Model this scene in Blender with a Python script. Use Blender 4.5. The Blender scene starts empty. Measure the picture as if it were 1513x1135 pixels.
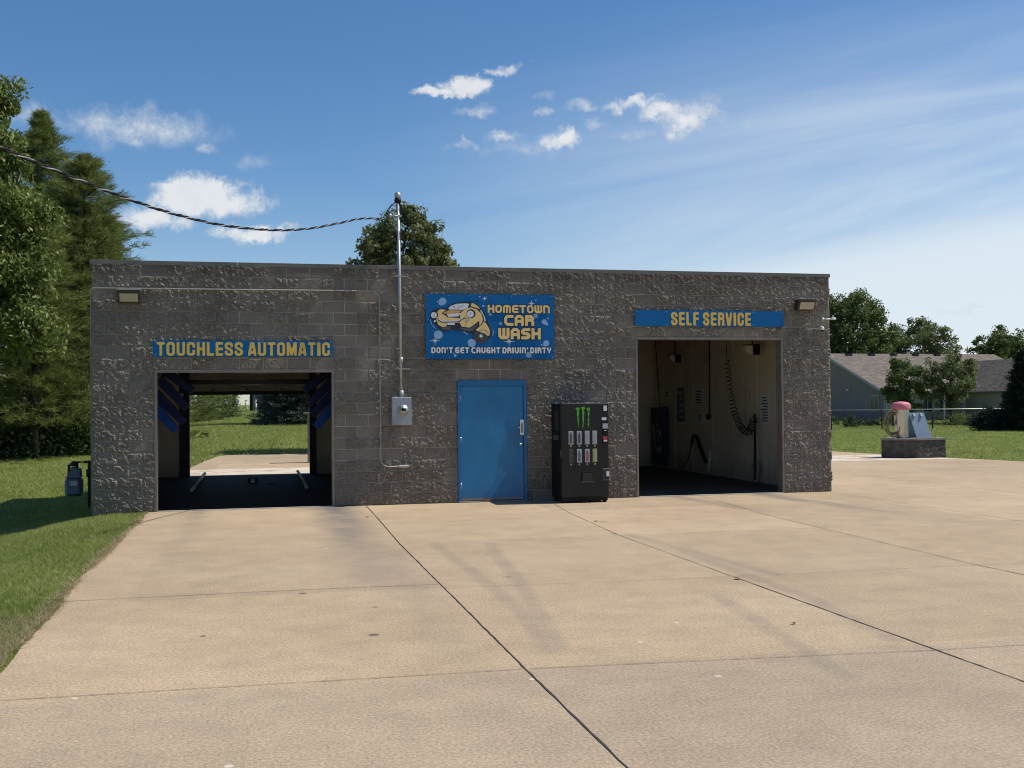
import bpy, math, random
import numpy as np
from mathutils import Vector, Matrix
R_ = math.radians
S = bpy.context.scene
COL = S.collection
random.seed(7)
rng = np.random.default_rng(11)

# ------------------------------------------------------------------ camera
F_PX = 1608.08
CAM = np.array([2.7707, -19.6487, 1.8353]); YAW, PITCH, ROLL = 0.228119, 0.0164217, -0.0091223
def basis():
    cy, sy = math.cos(YAW), math.sin(YAW)
    Fv = np.array([sy*math.cos(PITCH), cy*math.cos(PITCH), math.sin(PITCH)])
    R = np.array([cy, -sy, 0]); U = np.cross(R, Fv)
    return R*math.cos(ROLL)+U*math.sin(ROLL), U*math.cos(ROLL)-R*math.sin(ROLL), Fv
RV, UV, FV = basis()
def ray(px, py):                                   # viewing direction, used to survey where things stand
    return FV + RV*(px-756.5)/F_PX - UV*(py-567.5)/F_PX
def hit(px, py, ax, v):
    d = ray(px, py); return CAM + d*((v-CAM[ax])/d[ax])
def at(px, py, Z):
    d = ray(px, py); return CAM + d*(Z/float(d@FV))

cam = bpy.data.cameras.new('camera'); co = bpy.data.objects.new('camera', cam); COL.objects.link(co)
cam.sensor_width = 36; cam.lens = 36*F_PX/1513; cam.clip_end = 3000; cam.clip_start = .1
M = Matrix.Identity(4)
for i in range(3):
    M[i][0] = RV[i]; M[i][1] = UV[i]; M[i][2] = -FV[i]; M[i][3] = CAM[i]
co.matrix_world = M
S.camera = co
S.view_settings.view_transform = 'Standard'; S.view_settings.look = 'None'
S.view_settings.gamma = 1; S.view_settings.exposure = 0.30
S.cycles.max_bounces = 7; S.cycles.filter_width = 1.05; S.cycles.diffuse_bounces = 4; S.cycles.glossy_bounces = 3; S.cycles.transmission_bounces = 3; S.view_settings.use_curve_mapping = False

# ------------------------------------------------------------------ node helpers
class NT:
    def __init__(s, tree): s.t = tree; s.n = tree.nodes; s.l = tree.links
    def node(s, typ, **kw):
        n = s.n.new(typ)
        for k, v in kw.items():
            if k.startswith('i_'):
                key = k[2:]; key = int(key) if key.isdigit() else key.replace('_', ' ')
                s.set(n.inputs[key], v)
            else: setattr(n, k, v)
        return n
    def set(s, inp, v):
        if isinstance(v, bpy.types.NodeSocket): s.l.new(v, inp)
        else: inp.default_value = v
    def math(s, op, a, b=0.0, c=None, clamp=False):
        n = s.n.new('ShaderNodeMath'); n.operation = op; n.use_clamp = clamp
        s.set(n.inputs[0], a); s.set(n.inputs[1], b)
        if c is not None: s.set(n.inputs[2], c)
        return n.outputs[0]
    def vmath(s, op, a, b=None):
        n = s.n.new('ShaderNodeVectorMath'); n.operation = op
        s.set(n.inputs[0], a)
        if b is not None: s.set(n.inputs[1], b)
        return n.outputs['Value'] if op in ('DOT_PRODUCT', 'LENGTH', 'DISTANCE') else n.outputs['Vector']
    def noise(s, scale, detail=3, rough=.5, vec=None, dist=0, out='Fac', dim='3D'):
        n = s.n.new('ShaderNodeTexNoise'); n.noise_dimensions = dim
        n.inputs['Scale'].default_value = scale; n.inputs['Detail'].default_value = detail
        n.inputs['Roughness'].default_value = rough; n.inputs['Distortion'].default_value = dist
        if vec is not None: s.l.new(vec, n.inputs['Vector'])
        return n.outputs[out]
    def ramp(s, fac, stops):
        n = s.n.new('ShaderNodeValToRGB'); el = n.color_ramp.elements
        while len(el) < len(stops): el.new(.5)
        for e, (p, c) in zip(el, stops):
            e.position = p; e.color = c if len(c) == 4 else (*c, 1)
        s.l.new(fac, n.inputs[0]); return n.outputs[0]
    def maprange(s, v, a, b, c=0, d=1, smooth=True):
        n = s.n.new('ShaderNodeMapRange'); n.interpolation_type = 'SMOOTHSTEP' if smooth else 'LINEAR'
        s.set(n.inputs['Value'], v)
        n.inputs['From Min'].default_value = a; n.inputs['From Max'].default_value = b
        n.inputs['To Min'].default_value = c; n.inputs['To Max'].default_value = d
        return n.outputs['Result']
    def mix(s, fac, a, b, typ='MIX'):
        n = s.n.new('ShaderNodeMix'); n.data_type = 'RGBA'; n.blend_type = typ
        s.set(n.inputs[0], fac)
        s.set(n.inputs[6], a if isinstance(a, bpy.types.NodeSocket) else (*a, 1))
        s.set(n.inputs[7], b if isinstance(b, bpy.types.NodeSocket) else (*b, 1))
        return n.outputs[2]
    def obj(s): return s.n.new('ShaderNodeTexCoord').outputs['Object']
    def pos(s): return s.n.new('ShaderNodeNewGeometry').outputs['Position']
    def bump(s, h, strength=.3, dist=.01):
        n = s.n.new('ShaderNodeBump'); n.inputs['Strength'].default_value = strength; n.inputs['Distance'].default_value = dist
        s.l.new(h, n.inputs['Height']); return n.outputs[0]

def new_mat(name):
    m = bpy.data.materials.new(name); m.use_nodes = True
    nt = NT(m.node_tree); b = m.node_tree.nodes['Principled BSDF']
    return m, nt, b
def mat(name, col, rough=.6, metal=0, var=.12, scale=6, bump=0, bscale=40, spec=.5):
    """plain surface with slight mottling and optional fine bump"""
    m, nt, b = new_mat(name)
    n = nt.noise(scale, 4, .6, nt.pos())
    lo = tuple(c*(1-var) for c in col); hi = tuple(min(1, c*(1+var)) for c in col)
    nt.l.new(nt.ramp(n, [(.3, lo), (.7, hi)]), b.inputs['Base Color'])
    b.inputs['Roughness'].default_value = rough; b.inputs['Metallic'].default_value = metal
    b.inputs['Specular IOR Level'].default_value = spec
    if bump: nt.l.new(nt.bump(nt.noise(bscale, 4, .6, nt.pos()), bump, .01), b.inputs['Normal'])
    return m

# ------------------------------------------------------------------ mesh helpers
def tag(o, label=None, cat=None, group=None, kind=None):
    if label: o['label'] = label
    if cat: o['category'] = cat
    if group: o['group'] = group
    if kind: o['kind'] = kind
    return o
def thing(name, label, cat, loc, rz=0, group=None):
    o = bpy.data.objects.new(name, None); COL.objects.link(o)
    o.location = Vector([float(c) for c in loc]); o.rotation_euler = (0, 0, rz); o.empty_display_size = .2
    return tag(o, label, cat, group)
def origin(o):
    v = Vector((0, 0, 0))
    while o is not None: v = v + o.location; o = o.parent
    return v
def link(name, me, parent=None):
    o = bpy.data.objects.new(name, me); COL.objects.link(o)
    if parent is not None: o.parent = parent
    return o
class MB:
    """collects shapes in world coordinates and links them as one mesh"""
    def __init__(s): s.v = []; s.f = []; s.m = []; s.mi = 0; s.sm = []; s.smooth = False
    def add(s, vs, fs):
        b = len(s.v); s.v += [tuple(float(c) for c in p) for p in vs]
        for f in fs: s.f.append([b+i for i in f]); s.m.append(s.mi); s.sm.append(s.smooth)
        return s
    def box(s, x0, x1, y0, y1, z0, z1, bev=0):
        if bev:
            e = bev
            def ring(x0, x1, y0, y1, z):
                return [(x0+e, y0, z), (x1-e, y0, z), (x1, y0+e, z), (x1, y1-e, z), (x1-e, y1, z), (x0+e, y1, z), (x0, y1-e, z), (x0, y0+e, z)]
            rs = [ring(x0+e, x1-e, y0+e, y1-e, z0), ring(x0, x1, y0, y1, z0+e), ring(x0, x1, y0, y1, z1-e), ring(x0+e, x1-e, y0+e, y1-e, z1)]
            vs = sum(rs, []); fs = [list(range(7, -1, -1)), list(range(24, 32))]
            for k in range(3):
                for i in range(8): j = (i+1) % 8; fs.append([k*8+i, k*8+j, k*8+8+j, k*8+8+i])
            return s.add(vs, fs)
        return s.add([(x0, y0, z0), (x1, y0, z0), (x1, y1, z0), (x0, y1, z0), (x0, y0, z1), (x1, y0, z1), (x1, y1, z1), (x0, y1, z1)],
                     [(3, 2, 1, 0), (4, 5, 6, 7), (0, 1, 5, 4), (1, 2, 6, 5), (2, 3, 7, 6), (3, 0, 4, 7)])
    def obox(s, o, ax, ay, az):
        """box from corner o with edge vectors"""
        o, ax, ay, az = map(Vector, (o, ax, ay, az))
        vs = [o, o+ax, o+ax+ay, o+ay, o+az, o+ax+az, o+ax+ay+az, o+ay+az]
        return s.add(vs, [(3, 2, 1, 0), (4, 5, 6, 7), (0, 1, 5, 4), (1, 2, 6, 5), (2, 3, 7, 6), (3, 0, 4, 7)])
    def tube(s, pts, r, n=8, cap=True):
        pts = [Vector([float(c) for c in p]) for p in pts]; rs = r if isinstance(r, (list, tuple)) else [r]*len(pts)
        rings = []; prev = None
        for i, p in enumerate(pts):
            d = (pts[min(i+1, len(pts)-1)]-pts[max(i-1, 0)]).normalized()
            if prev is None:
                a = d.orthogonal().normalized()
            else:
                a = (prev-d*prev.dot(d))
                a = a.normalized() if a.length > 1e-6 else d.orthogonal().normalized()
            prev = a; b = d.cross(a)
            rings.append([p+(a*math.cos(2*math.pi*k/n)+b*math.sin(2*math.pi*k/n))*rs[i] for k in range(n)])
        vs = [v for rg in rings for v in rg]; fs = []
        for i in range(len(pts)-1):
            for k in range(n): j = (k+1) % n; fs.append((i*n+k, i*n+j, i*n+n+j, i*n+n+k))
        if cap: fs.append(tuple(range(n-1, -1, -1))); fs.append(tuple((len(pts)-1)*n+k for k in range(n)))
        sm = s.smooth; s.smooth = True; s.add(vs, fs); s.smooth = sm
        return s
    def lathe(s, c, prof, n=24):
        c = Vector([float(q) for q in c]); vs = []; fs = []
        for (r, z) in prof:
            for k in range(n): a = 2*math.pi*k/n; vs.append(c+Vector((r*math.cos(a), r*math.sin(a), z)))
        for i in range(len(prof)-1):
            for k in range(n): j = (k+1) % n; fs.append((i*n+k, i*n+j, i*n+n+j, i*n+n+k))
        fs.append(tuple(range(n-1, -1, -1))); fs.append(tuple((len(prof)-1)*n+k for k in range(n)))
        sm = s.smooth; s.smooth = True; s.add(vs, fs); s.smooth = sm
        return s
    def prism(s, poly, vec):
        """extrude polygon (3D points) by vec"""
        n = len(poly); v = Vector(vec); P = [Vector([float(c) for c in p]) for p in poly]
        fs = [tuple(range(n)), tuple(range(2*n-1, n-1, -1))]
        for i in range(n): j = (i+1) % n; fs.append((j, i, n+i, n+j))
        return s.add(P+[p+v for p in P], fs)
    def build(s, name, mats, parent=None):
        me = bpy.data.meshes.new(name); off = origin(parent)
        me.from_pydata([(x-off.x, y-off.y, z-off.z) for x, y, z in s.v], [], s.f)
        for m in (mats if isinstance(mats, (list, tuple)) else [mats]): me.materials.append(m)
        me.polygons.foreach_set('material_index', s.m); me.polygons.foreach_set('use_smooth', s.sm)
        me.update(); return link(name, me, parent)
def np_mesh(name, V, Fq, mats, parent=None, smooth=False, mi=None):
    """fast mesh from numpy arrays, Fq = (n,k) indices"""
    me = bpy.data.meshes.new(name); k = Fq.shape[1]; off = origin(parent)
    V = V - np.array([off.x, off.y, off.z])
    me.vertices.add(len(V)); me.vertices.foreach_set('co', V.astype(np.float32).ravel())
    me.loops.add(len(Fq)*k); me.loops.foreach_set('vertex_index', Fq.astype(np.int32).ravel())
    me.polygons.add(len(Fq)); me.polygons.foreach_set('loop_start', np.arange(0, len(Fq)*k, k, dtype=np.int32))
    try: me.polygons.foreach_set('loop_total', np.full(len(Fq), k, dtype=np.int32))
    except Exception: pass
    me.polygons.foreach_set('use_smooth', np.full(len(Fq), smooth))
    for m in (mats if isinstance(mats, (list, tuple)) else [mats]): me.materials.append(m)
    if mi is not None: me.polygons.foreach_set('material_index', mi.astype(np.int32))
    me.update(calc_edges=True); me.validate()
    return link(name, me, parent)
# numpy value noise
_tab = rng.random(65536)
def vnoise(x, y, seed=0):
    xi = np.floor(x).astype(np.int64); yi = np.floor(y).astype(np.int64); fx = x-xi; fy = y-yi
    fx = fx*fx*(3-2*fx); fy = fy*fy*(3-2*fy)
    def h(a, b): return _tab[((a*7919+b*104729+seed*1299721+(a*b) % 8191) & 0xffff)]
    return (h(xi, yi)*(1-fx)+h(xi+1, yi)*fx)*(1-fy)+(h(xi, yi+1)*(1-fx)+h(xi+1, yi+1)*fx)*fy
def fbm(x, y, seed=0, o=4, g=.5):
    s = 0; a = 1; t = 0
    for k in range(o): s = s+a*vnoise(x*2**k, y*2**k, seed+k*17); t += a; a *= g
    return s/t
def sstep(t): t = np.clip(t, 0, 1); return t*t*(3-2*t)

# ------------------------------------------------------------------ materials
def split_block(name, shift=(0, 0, 0), axis='X'):
    m, nt, b = new_mat(name)
    p = nt.vmath('ADD', nt.pos(), shift)
    sx = nt.node('ShaderNodeSeparateXYZ', i_0=p)
    u = sx.outputs[axis]; z = sx.outputs['Z']
    row = nt.math('FLOOR', nt.math('DIVIDE', z, .2032))
    odd = nt.math('MODULO', nt.math('ADD', row, 100.0), 2)
    uu = nt.math('ADD', nt.math('DIVIDE', u, .4064), nt.math('MULTIPLY', odd, .5))
    col = nt.math('FLOOR', uu)
    fz = nt.math('FRACT', nt.math('DIVIDE', z, .2032)); fu = nt.math('FRACT', uu)
    dz = nt.math('MULTIPLY', nt.math('MINIMUM', fz, nt.math('SUBTRACT', 1, fz)), .2032)
    du = nt.math('MULTIPLY', nt.math('MINIMUM', fu, nt.math('SUBTRACT', 1, fu)), .4064)
    d = nt.math('ADD', nt.math('MINIMUM', dz, du), nt.math('MULTIPLY', nt.math('SUBTRACT', nt.noise(30, 2, .5, p), .5), .006))
    joint = nt.maprange(d, .0055, .011, 1, 0)
    cv = nt.node('ShaderNodeCombineXYZ', i_0=col, i_1=row, i_2=0.0).outputs[0]
    wn = nt.node('ShaderNodeTexWhiteNoise', noise_dimensions='2D', i_Vector=cv).outputs['Value']
    base = nt.ramp(wn, [(0, (.262, .230, .194)), (.5, (.276, .244, .207)), (1, (.296, .263, .226))])
    ra_ = nt.node('ShaderNodeAttribute', attribute_name='rough').outputs['Fac']
    fr_ = nt.maprange(ra_, .1, .7, .80, 1.12)
    if axis == 'X': base = nt.mix(1, base, nt.node('ShaderNodeCombineXYZ', i_0=fr_, i_1=fr_, i_2=fr_).outputs[0], 'MULTIPLY')
    ag = nt.ramp(nt.noise(75, 5, .75, p), [(.30, (.45, .45, .46)), (.5, (.95, .95, .95)), (.72, (1.75, 1.68, 1.58))])
    base = nt.mix(1, base, ag, 'MULTIPLY')
    st = nt.ramp(nt.noise(.9, 5, .65, p), [(.3, (.74, .72, .70)), (.65, (1.1, 1.1, 1.1))])
    base = nt.mix(1, base, st, 'MULTIPLY')
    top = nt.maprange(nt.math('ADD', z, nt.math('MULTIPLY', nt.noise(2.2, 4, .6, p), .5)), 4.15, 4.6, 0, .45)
    base = nt.mix(top, base, (.07, .055, .045))  # shade below the coping, painted into the top course
    foot = nt.maprange(nt.math('ADD', z, nt.math('MULTIPLY', nt.noise(3.1, 4, .6, p), .35)), .18, .55, .45, 0)
    base = nt.mix(foot, base, (.20, .165, .125))
    jn = nt.math('MULTIPLY', joint, nt.maprange(nt.noise(1.7, 4, .7, p), .38, .62, .45, .95))
    base = nt.mix(jn, base, (.40, .37, .33))
    nt.l.new(base, b.inputs['Base Color']); b.inputs['Roughness'].default_value = .93
    b.inputs['Specular IOR Level'].default_value = .25
    at_ = nt.node('ShaderNodeAttribute', attribute_name='rough').outputs['Fac']
    rot = nt.node('ShaderNodeVectorRotate', rotation_type='AXIS_ANGLE', i_Vector=p); rot.inputs['Axis'].default_value = (0, 1, 0); rot.inputs['Angle'].default_value = R_(-42)
    gr = nt.noise(1, 4, .62, nt.vmath('MULTIPLY', rot.outputs[0], (19, 22, 46)), .9)
    g2 = nt.math('ADD', nt.math('ADD', nt.maprange(gr, .44, .48), nt.maprange(gr, .54, .58)), nt.math('MULTIPLY', nt.noise(85, 3, .7, p), .30))
    g2 = nt.math('MULTIPLY', g2, nt.math('ADD', at_, .04))
    bp1 = nt.node('ShaderNodeBump'); bp1.inputs['Strength'].default_value = 1.0; bp1.inputs['Distance'].default_value = .012; nt.l.new(g2, bp1.inputs['Height'])
    bp2 = nt.node('ShaderNodeBump'); bp2.inputs['Strength'].default_value = .5; bp2.inputs['Distance'].default_value = .006; nt.l.new(nt.noise(120, 4, .7, p), bp2.inputs['Height']); nt.l.new(bp1.outputs[0], bp2.inputs['Normal'])
    nt.l.new(bp2.outputs[0], b.inputs['Normal'])
    return m
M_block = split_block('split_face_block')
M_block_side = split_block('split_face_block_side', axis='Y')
M_cap = mat('coping_metal', (.15, .14, .12), .55, .3, .2, 2)
M_cream = None
def panel_mat():
    m, nt, b = new_mat('cream_wall_panel'); p = nt.pos()
    n = nt.noise(1.3, 5, .6, p); g = nt.noise(.6, 4, .6, nt.vmath('MULTIPLY', p, (5, 5, 1)))
    c = nt.ramp(n, [(.3, (.66, .58, .44)), (.7, (.78, .70, .56))])
    c = nt.mix(nt.maprange(g, .55, .75, 0, .5), c, (.30, .26, .19))
    sx = nt.node('ShaderNodeSeparateXYZ', i_0=p)
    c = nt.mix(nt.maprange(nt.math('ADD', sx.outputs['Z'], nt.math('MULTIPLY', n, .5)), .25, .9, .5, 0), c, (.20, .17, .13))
    for ax in ('X', 'Y'):
        f = nt.math('FRACT', nt.math('DIVIDE', sx.outputs[ax], 1.22))
    nt.l.new(c, b.inputs['Base Color']); b.inputs['Roughness'].default_value = .5
    return m
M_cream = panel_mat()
def door_paint():
    m, nt, b = new_mat('blue_door_paint'); p = nt.pos(); sx = nt.node('ShaderNodeSeparateXYZ', i_0=p)
    c = nt.ramp(nt.noise(1.2, 5, .6, nt.vmath('MULTIPLY', p, (1.6, 1, .8))), [(.3, (.004, .142, .325)), (.7, (.008, .190, .410))])
    low = nt.maprange(nt.math('ADD', sx.outputs['Z'], nt.math('MULTIPLY', nt.noise(5, 4, .7, p), .4)), .2, .55, .4, 0)
    c = nt.mix(low, c, (.045, .105, .20))
    d = nt.vmath('DISTANCE', nt.vmath('ADD', p, nt.vmath('MULTIPLY', nt.noise(6, 3, .6, p, out='Color'), (.12, .0, .12))), (7.48, .06, 1.24))
    c = nt.mix(nt.maprange(d, .05, .26, .35, 0), c, (.012, .06, .15))
    sc = nt.noise(3, 5, .75, nt.vmath('MULTIPLY', p, (9, 1, 1.2)))
    c = nt.mix(nt.maprange(sc, .66, .74, 0, .3), c, (.06, .2, .42))
    nt.l.new(c, b.inputs['Base Color']); nt.l.new(nt.maprange(nt.noise(4, 4, .6, p), .3, .7, .30, .5), b.inputs['Roughness'])
    nt.l.new(nt.bump(nt.noise(.9, 2, .5, p), .25, .03), b.inputs['Normal']); return m
M_doorblue = door_paint()
M_frameblue = mat('blue_frame_paint', (.004, .135, .33), .5, 0, .1, 2)
M_steel = mat('brushed_steel', (.55, .55, .53), .35, .9, .1, 20)
M_galv = mat('galvanised_steel', (.42, .43, .43), .45, .75, .15, 14)
M_galvdull = mat('weathered_conduit', (.36, .35, .33), .6, .4, .15, 14)
M_jamb = mat('jamb_trim', (.23, .20, .17), .55, .3, .15, 5)
M_meter = mat('meter_box_grey', (.30, .33, .36), .5, .2, .08, 6)
M_black = mat('black_enamel', (.007, .007, .008), .33, 0, .2, 8, spec=.35)
M_blackmat = mat('black_plastic', (.009, .009, .010), .6, 0, .2, 20, spec=.2)
M_rubber = mat('rubber', (.02, .02, .02), .7, 0, .2, 20)
M_signblue = mat('sign_blue', (.002, .122, .34), .6, 0, .06, 3, spec=.2)
M_gold = mat('sign_gold', (.72, .49, .085), .45, 0, .05, 8)
M_tan = mat('sign_tan', (.80, .58, .23), .45, 0, .05, 8)
M_navy = mat('sign_navy', (.006, .010, .03), .45, 0, .05, 8)
M_white = mat('sign_white', (.70, .72, .74), .45, 0, .04, 8)
M_bubble = mat('sign_bubble', (.25, .42, .66), .45, 0, .08, 8)
M_dgrey = mat('sign_dark_grey', (.07, .07, .08), .5, 0, .1, 8)
M_hood = mat('sign_hood', (.58, .36, .13), .45, 0, .05, 8)
M_screw = mat('screw_head', (.18, .22, .3), .5, .3)
M_dryblue = mat('dryer_blue_plastic', (.0015, .006, .034), .6, 0, .1, 5, spec=.2)
M_dryskylit = mat('dryer_blue_skylit', (.002, .034, .14), .6, 0, .1, 5, spec=.2)  # brighter copy of the dryer blue, skylight painted into the colour
M_darkmetal = mat('dark_frame_metal', (.02, .02, .024), .5, .3, .2, 9)
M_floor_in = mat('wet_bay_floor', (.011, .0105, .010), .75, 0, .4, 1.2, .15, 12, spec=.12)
M_ceiling = mat('bay_ceiling', (.09, .08, .06), .7, 0, .2, 2)
M_green_pane = mat('dark_green_pane', (.012, .035, .03), .25, 0, .2, 4)
M_brown = mat('brown_door_seal', (.05, .035, .025), .6, 0, .2, 9)
M_lens = mat('lamp_lens', (.42, .39, .30), .3, 0, .1, 12)
M_bronze = mat('lamp_housing_bronze', (.05, .042, .035), .45, .3, .15, 12)
M_lamptop = mat('lamp_top_faded', (.45, .43, .38), .5, .1, .1, 12)
M_whiteplas = mat('white_plastic', (.72, .72, .72), .4, 0, .05, 12)
M_green = mat('lime_green_print', (.06, .36, .02), .4, 0, .25, 40)
M_label_l = mat('drink_label_pale', (.38, .40, .43), .35, 0, .15, 60)
M_label_b = mat('drink_label_blue', (.10, .12, .20), .35, 0, .2, 60)
M_label_r = mat('drink_label_red', (.28, .09, .08), .35, 0, .2, 60)
M_label_g = mat('drink_label_green', (.32, .36, .20), .35, 0, .15, 60)
M_label_d = mat('drink_label_dark', (.035, .035, .03), .4, 0, .2, 60)
M_red = mat('payment_red', (.4, .04, .03), .4, 0, .1, 30)
M_paper = mat('paper_sign', (.55, .52, .46), .6, 0, .1, 10)
M_ink = mat('faded_ink', (.10, .095, .09), .6, 0, .2, 10)
M_matblue = mat('worn_blue_paint', (.02, .04, .12), .5, 0, .5, 5)
M_pink = mat('faded_pink_plastic', (.56, .17, .21), .6, 0, .25, 7)
M_hose = mat('tan_vacuum_hose', (.20, .165, .09), .6, 0, .2, 8)
M_rack = mat('pale_blue_board', (.20, .27, .36), .5, 0, .1, 5)
M_gas = mat('gas_meter_paint', (.08, .11, .145), .5, .1, .2, 10)

def concrete():
    m, nt, b = new_mat('tan_concrete'); p = nt.pos()
    sx = nt.node('ShaderNodeSeparateXYZ', i_0=p); x = sx.outputs['X']; y = sx.outputs['Y']
    n1 = nt.noise(.35, 6, .6, p); n2 = nt.noise(2.2, 6, .68, p); n3 = nt.noise(48, 4, .8, p)
    brs = nt.noise(1, 4, .7, nt.vmath('MULTIPLY', p, (1.2, 28, 1)))
    c = nt.ramp(n1, [(.3, (.352, .263, .167)), (.55, (.404, .306, .199)), (.75, (.442, .340, .226))])
    # each pour is its own shade
    rx = nt.math('FLOOR', nt.math('DIVIDE', nt.math('SUBTRACT', x, 1.55), 3.0))
    ry = nt.math('FLOOR', nt.math('DIVIDE', nt.math('ADD', y, 2.0), 3.45))
    wn = nt.node('ShaderNodeTexWhiteNoise', noise_dimensions='2D', i_Vector=nt.node('ShaderNodeCombineXYZ', i_0=rx, i_1=ry).outputs[0]).outputs['Value']
    c = nt.mix(1, c, nt.ramp(wn, [(0, (.90, .90, .91)), (1, (1.06, 1.05, 1.04))]), 'MULTIPLY')
    near = nt.maprange(y, -12.35, -12.5, 0, .8)
    c = nt.mix(nt.math('MULTIPLY', near, .5), c, (.31, .255, .19))
    c = nt.mix(1, c, nt.ramp(n2, [(.28, (.86, .86, .87)), (.6, (1.05, 1.05, 1.04))]), 'MULTIPLY')
    c = nt.mix(1, c, nt.ramp(brs, [(.3, (.955, .955, .955)), (.7, (1.035, 1.035, 1.035))]), 'MULTIPLY')
    c = nt.mix(1, c, nt.ramp(n3, [(.3, (.55, .55, .56)), (.5, (1, 1, 1)), (.70, (1.5, 1.47, 1.42))]), 'MULTIPLY')
    # rubbery wheel tracks running out of the two bays, fading with distance
    wob = nt.math('MULTIPLY', nt.math('SUBTRACT', nt.noise(.5, 3, .6, p), .5), .5)
    def track(x0, w, y1, st, slope=0.0):
        xx = nt.math('ADD', nt.math('SUBTRACT', x, x0), wob)
        if slope: xx = nt.math('ADD', xx, nt.math('MULTIPLY', y, slope))
        a = nt.math('ABSOLUTE', xx)
        t = nt.math('MULTIPLY', nt.maprange(a, 0, w, 1, 0), nt.maprange(y, y1, -.2, 0, st, smooth=False))
        t = nt.math('MULTIPLY', t, nt.maprange(y, .3, .0, 0, 1))
        return t
    ts = [track(1.75, .35, -7.5, .5), track(4.02, .62, -11, 1.15), track(4.2, .45, -15, .7), track(10.5, .34, -4.2, .8, .12), track(12.2, .42, -5.5, 1.0, .12)]
    # faint tyre scuffs crossing the slab
    p2 = nt.node('ShaderNodeCombineXYZ', i_0=x, i_1=y).outputs[0]
    for (q0, q1, w, st) in (((3.9, -4.9), (5.0, -7.9), .14, .0), ):
        pass
    scuff = [((640, 803), (705, 850)), ((705, 850), (772, 905)), ((772, 905), (815, 962)), ((722, 803), (775, 870)), ((775, 870), (824, 957)), ((1010, 815), (1200, 885)), ((1200, 885), (1320, 945)), ((930, 790), (1150, 850)), ((1060, 880), (1250, 1000))]
    for (q0, q1) in scuff:
        a0 = hit(q0[0], q0[1], 2, 0); b0 = hit(q1[0], q1[1], 2, 0); dd = b0-a0; L2 = float(dd@dd)
        rel_ = nt.vmath('SUBTRACT', p2, (float(a0[0]), float(a0[1]), 0))
        t = nt.math('DIVIDE', nt.vmath('DOT_PRODUCT', rel_, (float(dd[0]), float(dd[1]), 0)), L2, clamp=True)
        foot = nt.vmath('MULTIPLY', nt.node('ShaderNodeCombineXYZ', i_0=t, i_1=t, i_2=t).outputs[0], (float(dd[0]), float(dd[1]), 0))
        dist = nt.vmath('LENGTH', nt.vmath('SUBTRACT', rel_, foot))
        ts.append(nt.maprange(dist, .03, .13, .34, 0))
    tt = ts[0]
    for t in ts[1:]: tt = nt.math('MAXIMUM', tt, t)
    tt = nt.math('MULTIPLY', tt, nt.maprange(nt.noise(1.6, 5, .65, p), .25, .65, .45, 1))
    c = nt.mix(nt.math('MULTIPLY', tt, .95, clamp=True), c, (.15, .135, .12))
    for (sx0, sy0, rr0) in ((552, 938, .05), (554, 897, .032), (447, 877, .045), (720, 819, .03), (908, 789, .05), (300, 940, .03)):
        q0 = hit(sx0, sy0, 2, 0); dd0 = nt.vmath('DISTANCE', nt.vmath('ADD', p, nt.vmath('MULTIPLY', nt.noise(9, 3, .6, p, out='Color'), (.05, .05, 0))), (float(q0[0])+.025, float(q0[1])+.025, 0))
        c = nt.mix(nt.maprange(dd0, rr0*.6, rr0*1.15, .8, 0), c, (.06, .05, .045))
    # oil spots, rust and small pale chips
    sp = nt.node('ShaderNodeTexVoronoi', i_Scale=.55); nt.l.new(p, sp.inputs['Vector'])
    spot = nt.maprange(nt.math('ADD', sp.outputs['Distance'], nt.math('MULTIPLY', nt.noise(7, 3, .6, p), .06)), .035, .075, .75, 0)
    c = nt.mix(spot, c, (.10, .08, .06))
    ch = nt.node('ShaderNodeTexVoronoi', i_Scale=1.3); nt.l.new(nt.vmath('ADD', p, (3.3, 1.2, 0)), ch.inputs['Vector'])
    c = nt.mix(nt.maprange(ch.outputs['Distance'], .022, .04, .7, 0), c, (.62, .56, .48))
    rust = nt.maprange(nt.noise(.8, 5, .6, nt.vmath('ADD', p, (11, 4, 0))), .66, .78, 0, .45)
    c = nt.mix(rust, c, (.36, .22, .11))
    # pale mottled patch at the rear apron
    rear = nt.math('MULTIPLY', nt.maprange(y, 9.3, 9.6, 0, 1), nt.maprange(y, 12.6, 12.2, 0, 1))
    c = nt.mix(nt.math('MULTIPLY', rear, nt.maprange(nt.noise(1.2, 6, .7, nt.vmath('MULTIPLY', p, (1, 2.5, 1))), .42, .5, 0, .8)), c, (.62, .56, .47))
    nt.l.new(c, b.inputs['Base Color']); b.inputs['Roughness'].default_value = .88
    b.inputs['Specular IOR Level'].default_value = .3
    nt.l.new(nt.bump(nt.math('ADD', n3, nt.math('MULTIPLY', brs, .6)), .28, .006), b.inputs['Normal'])
    return m
M_conc = concrete()
M_joint = mat('joint_sealant', (.035, .030, .025), .9, 0, .4, 9)
M_jointpale = mat('sawn_joint', (.13, .10, .075), .9, 0, .4, 9)
M_litter = mat('dry_leaf', (.12, .07, .035), .8, 0, .3, 9)

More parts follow.
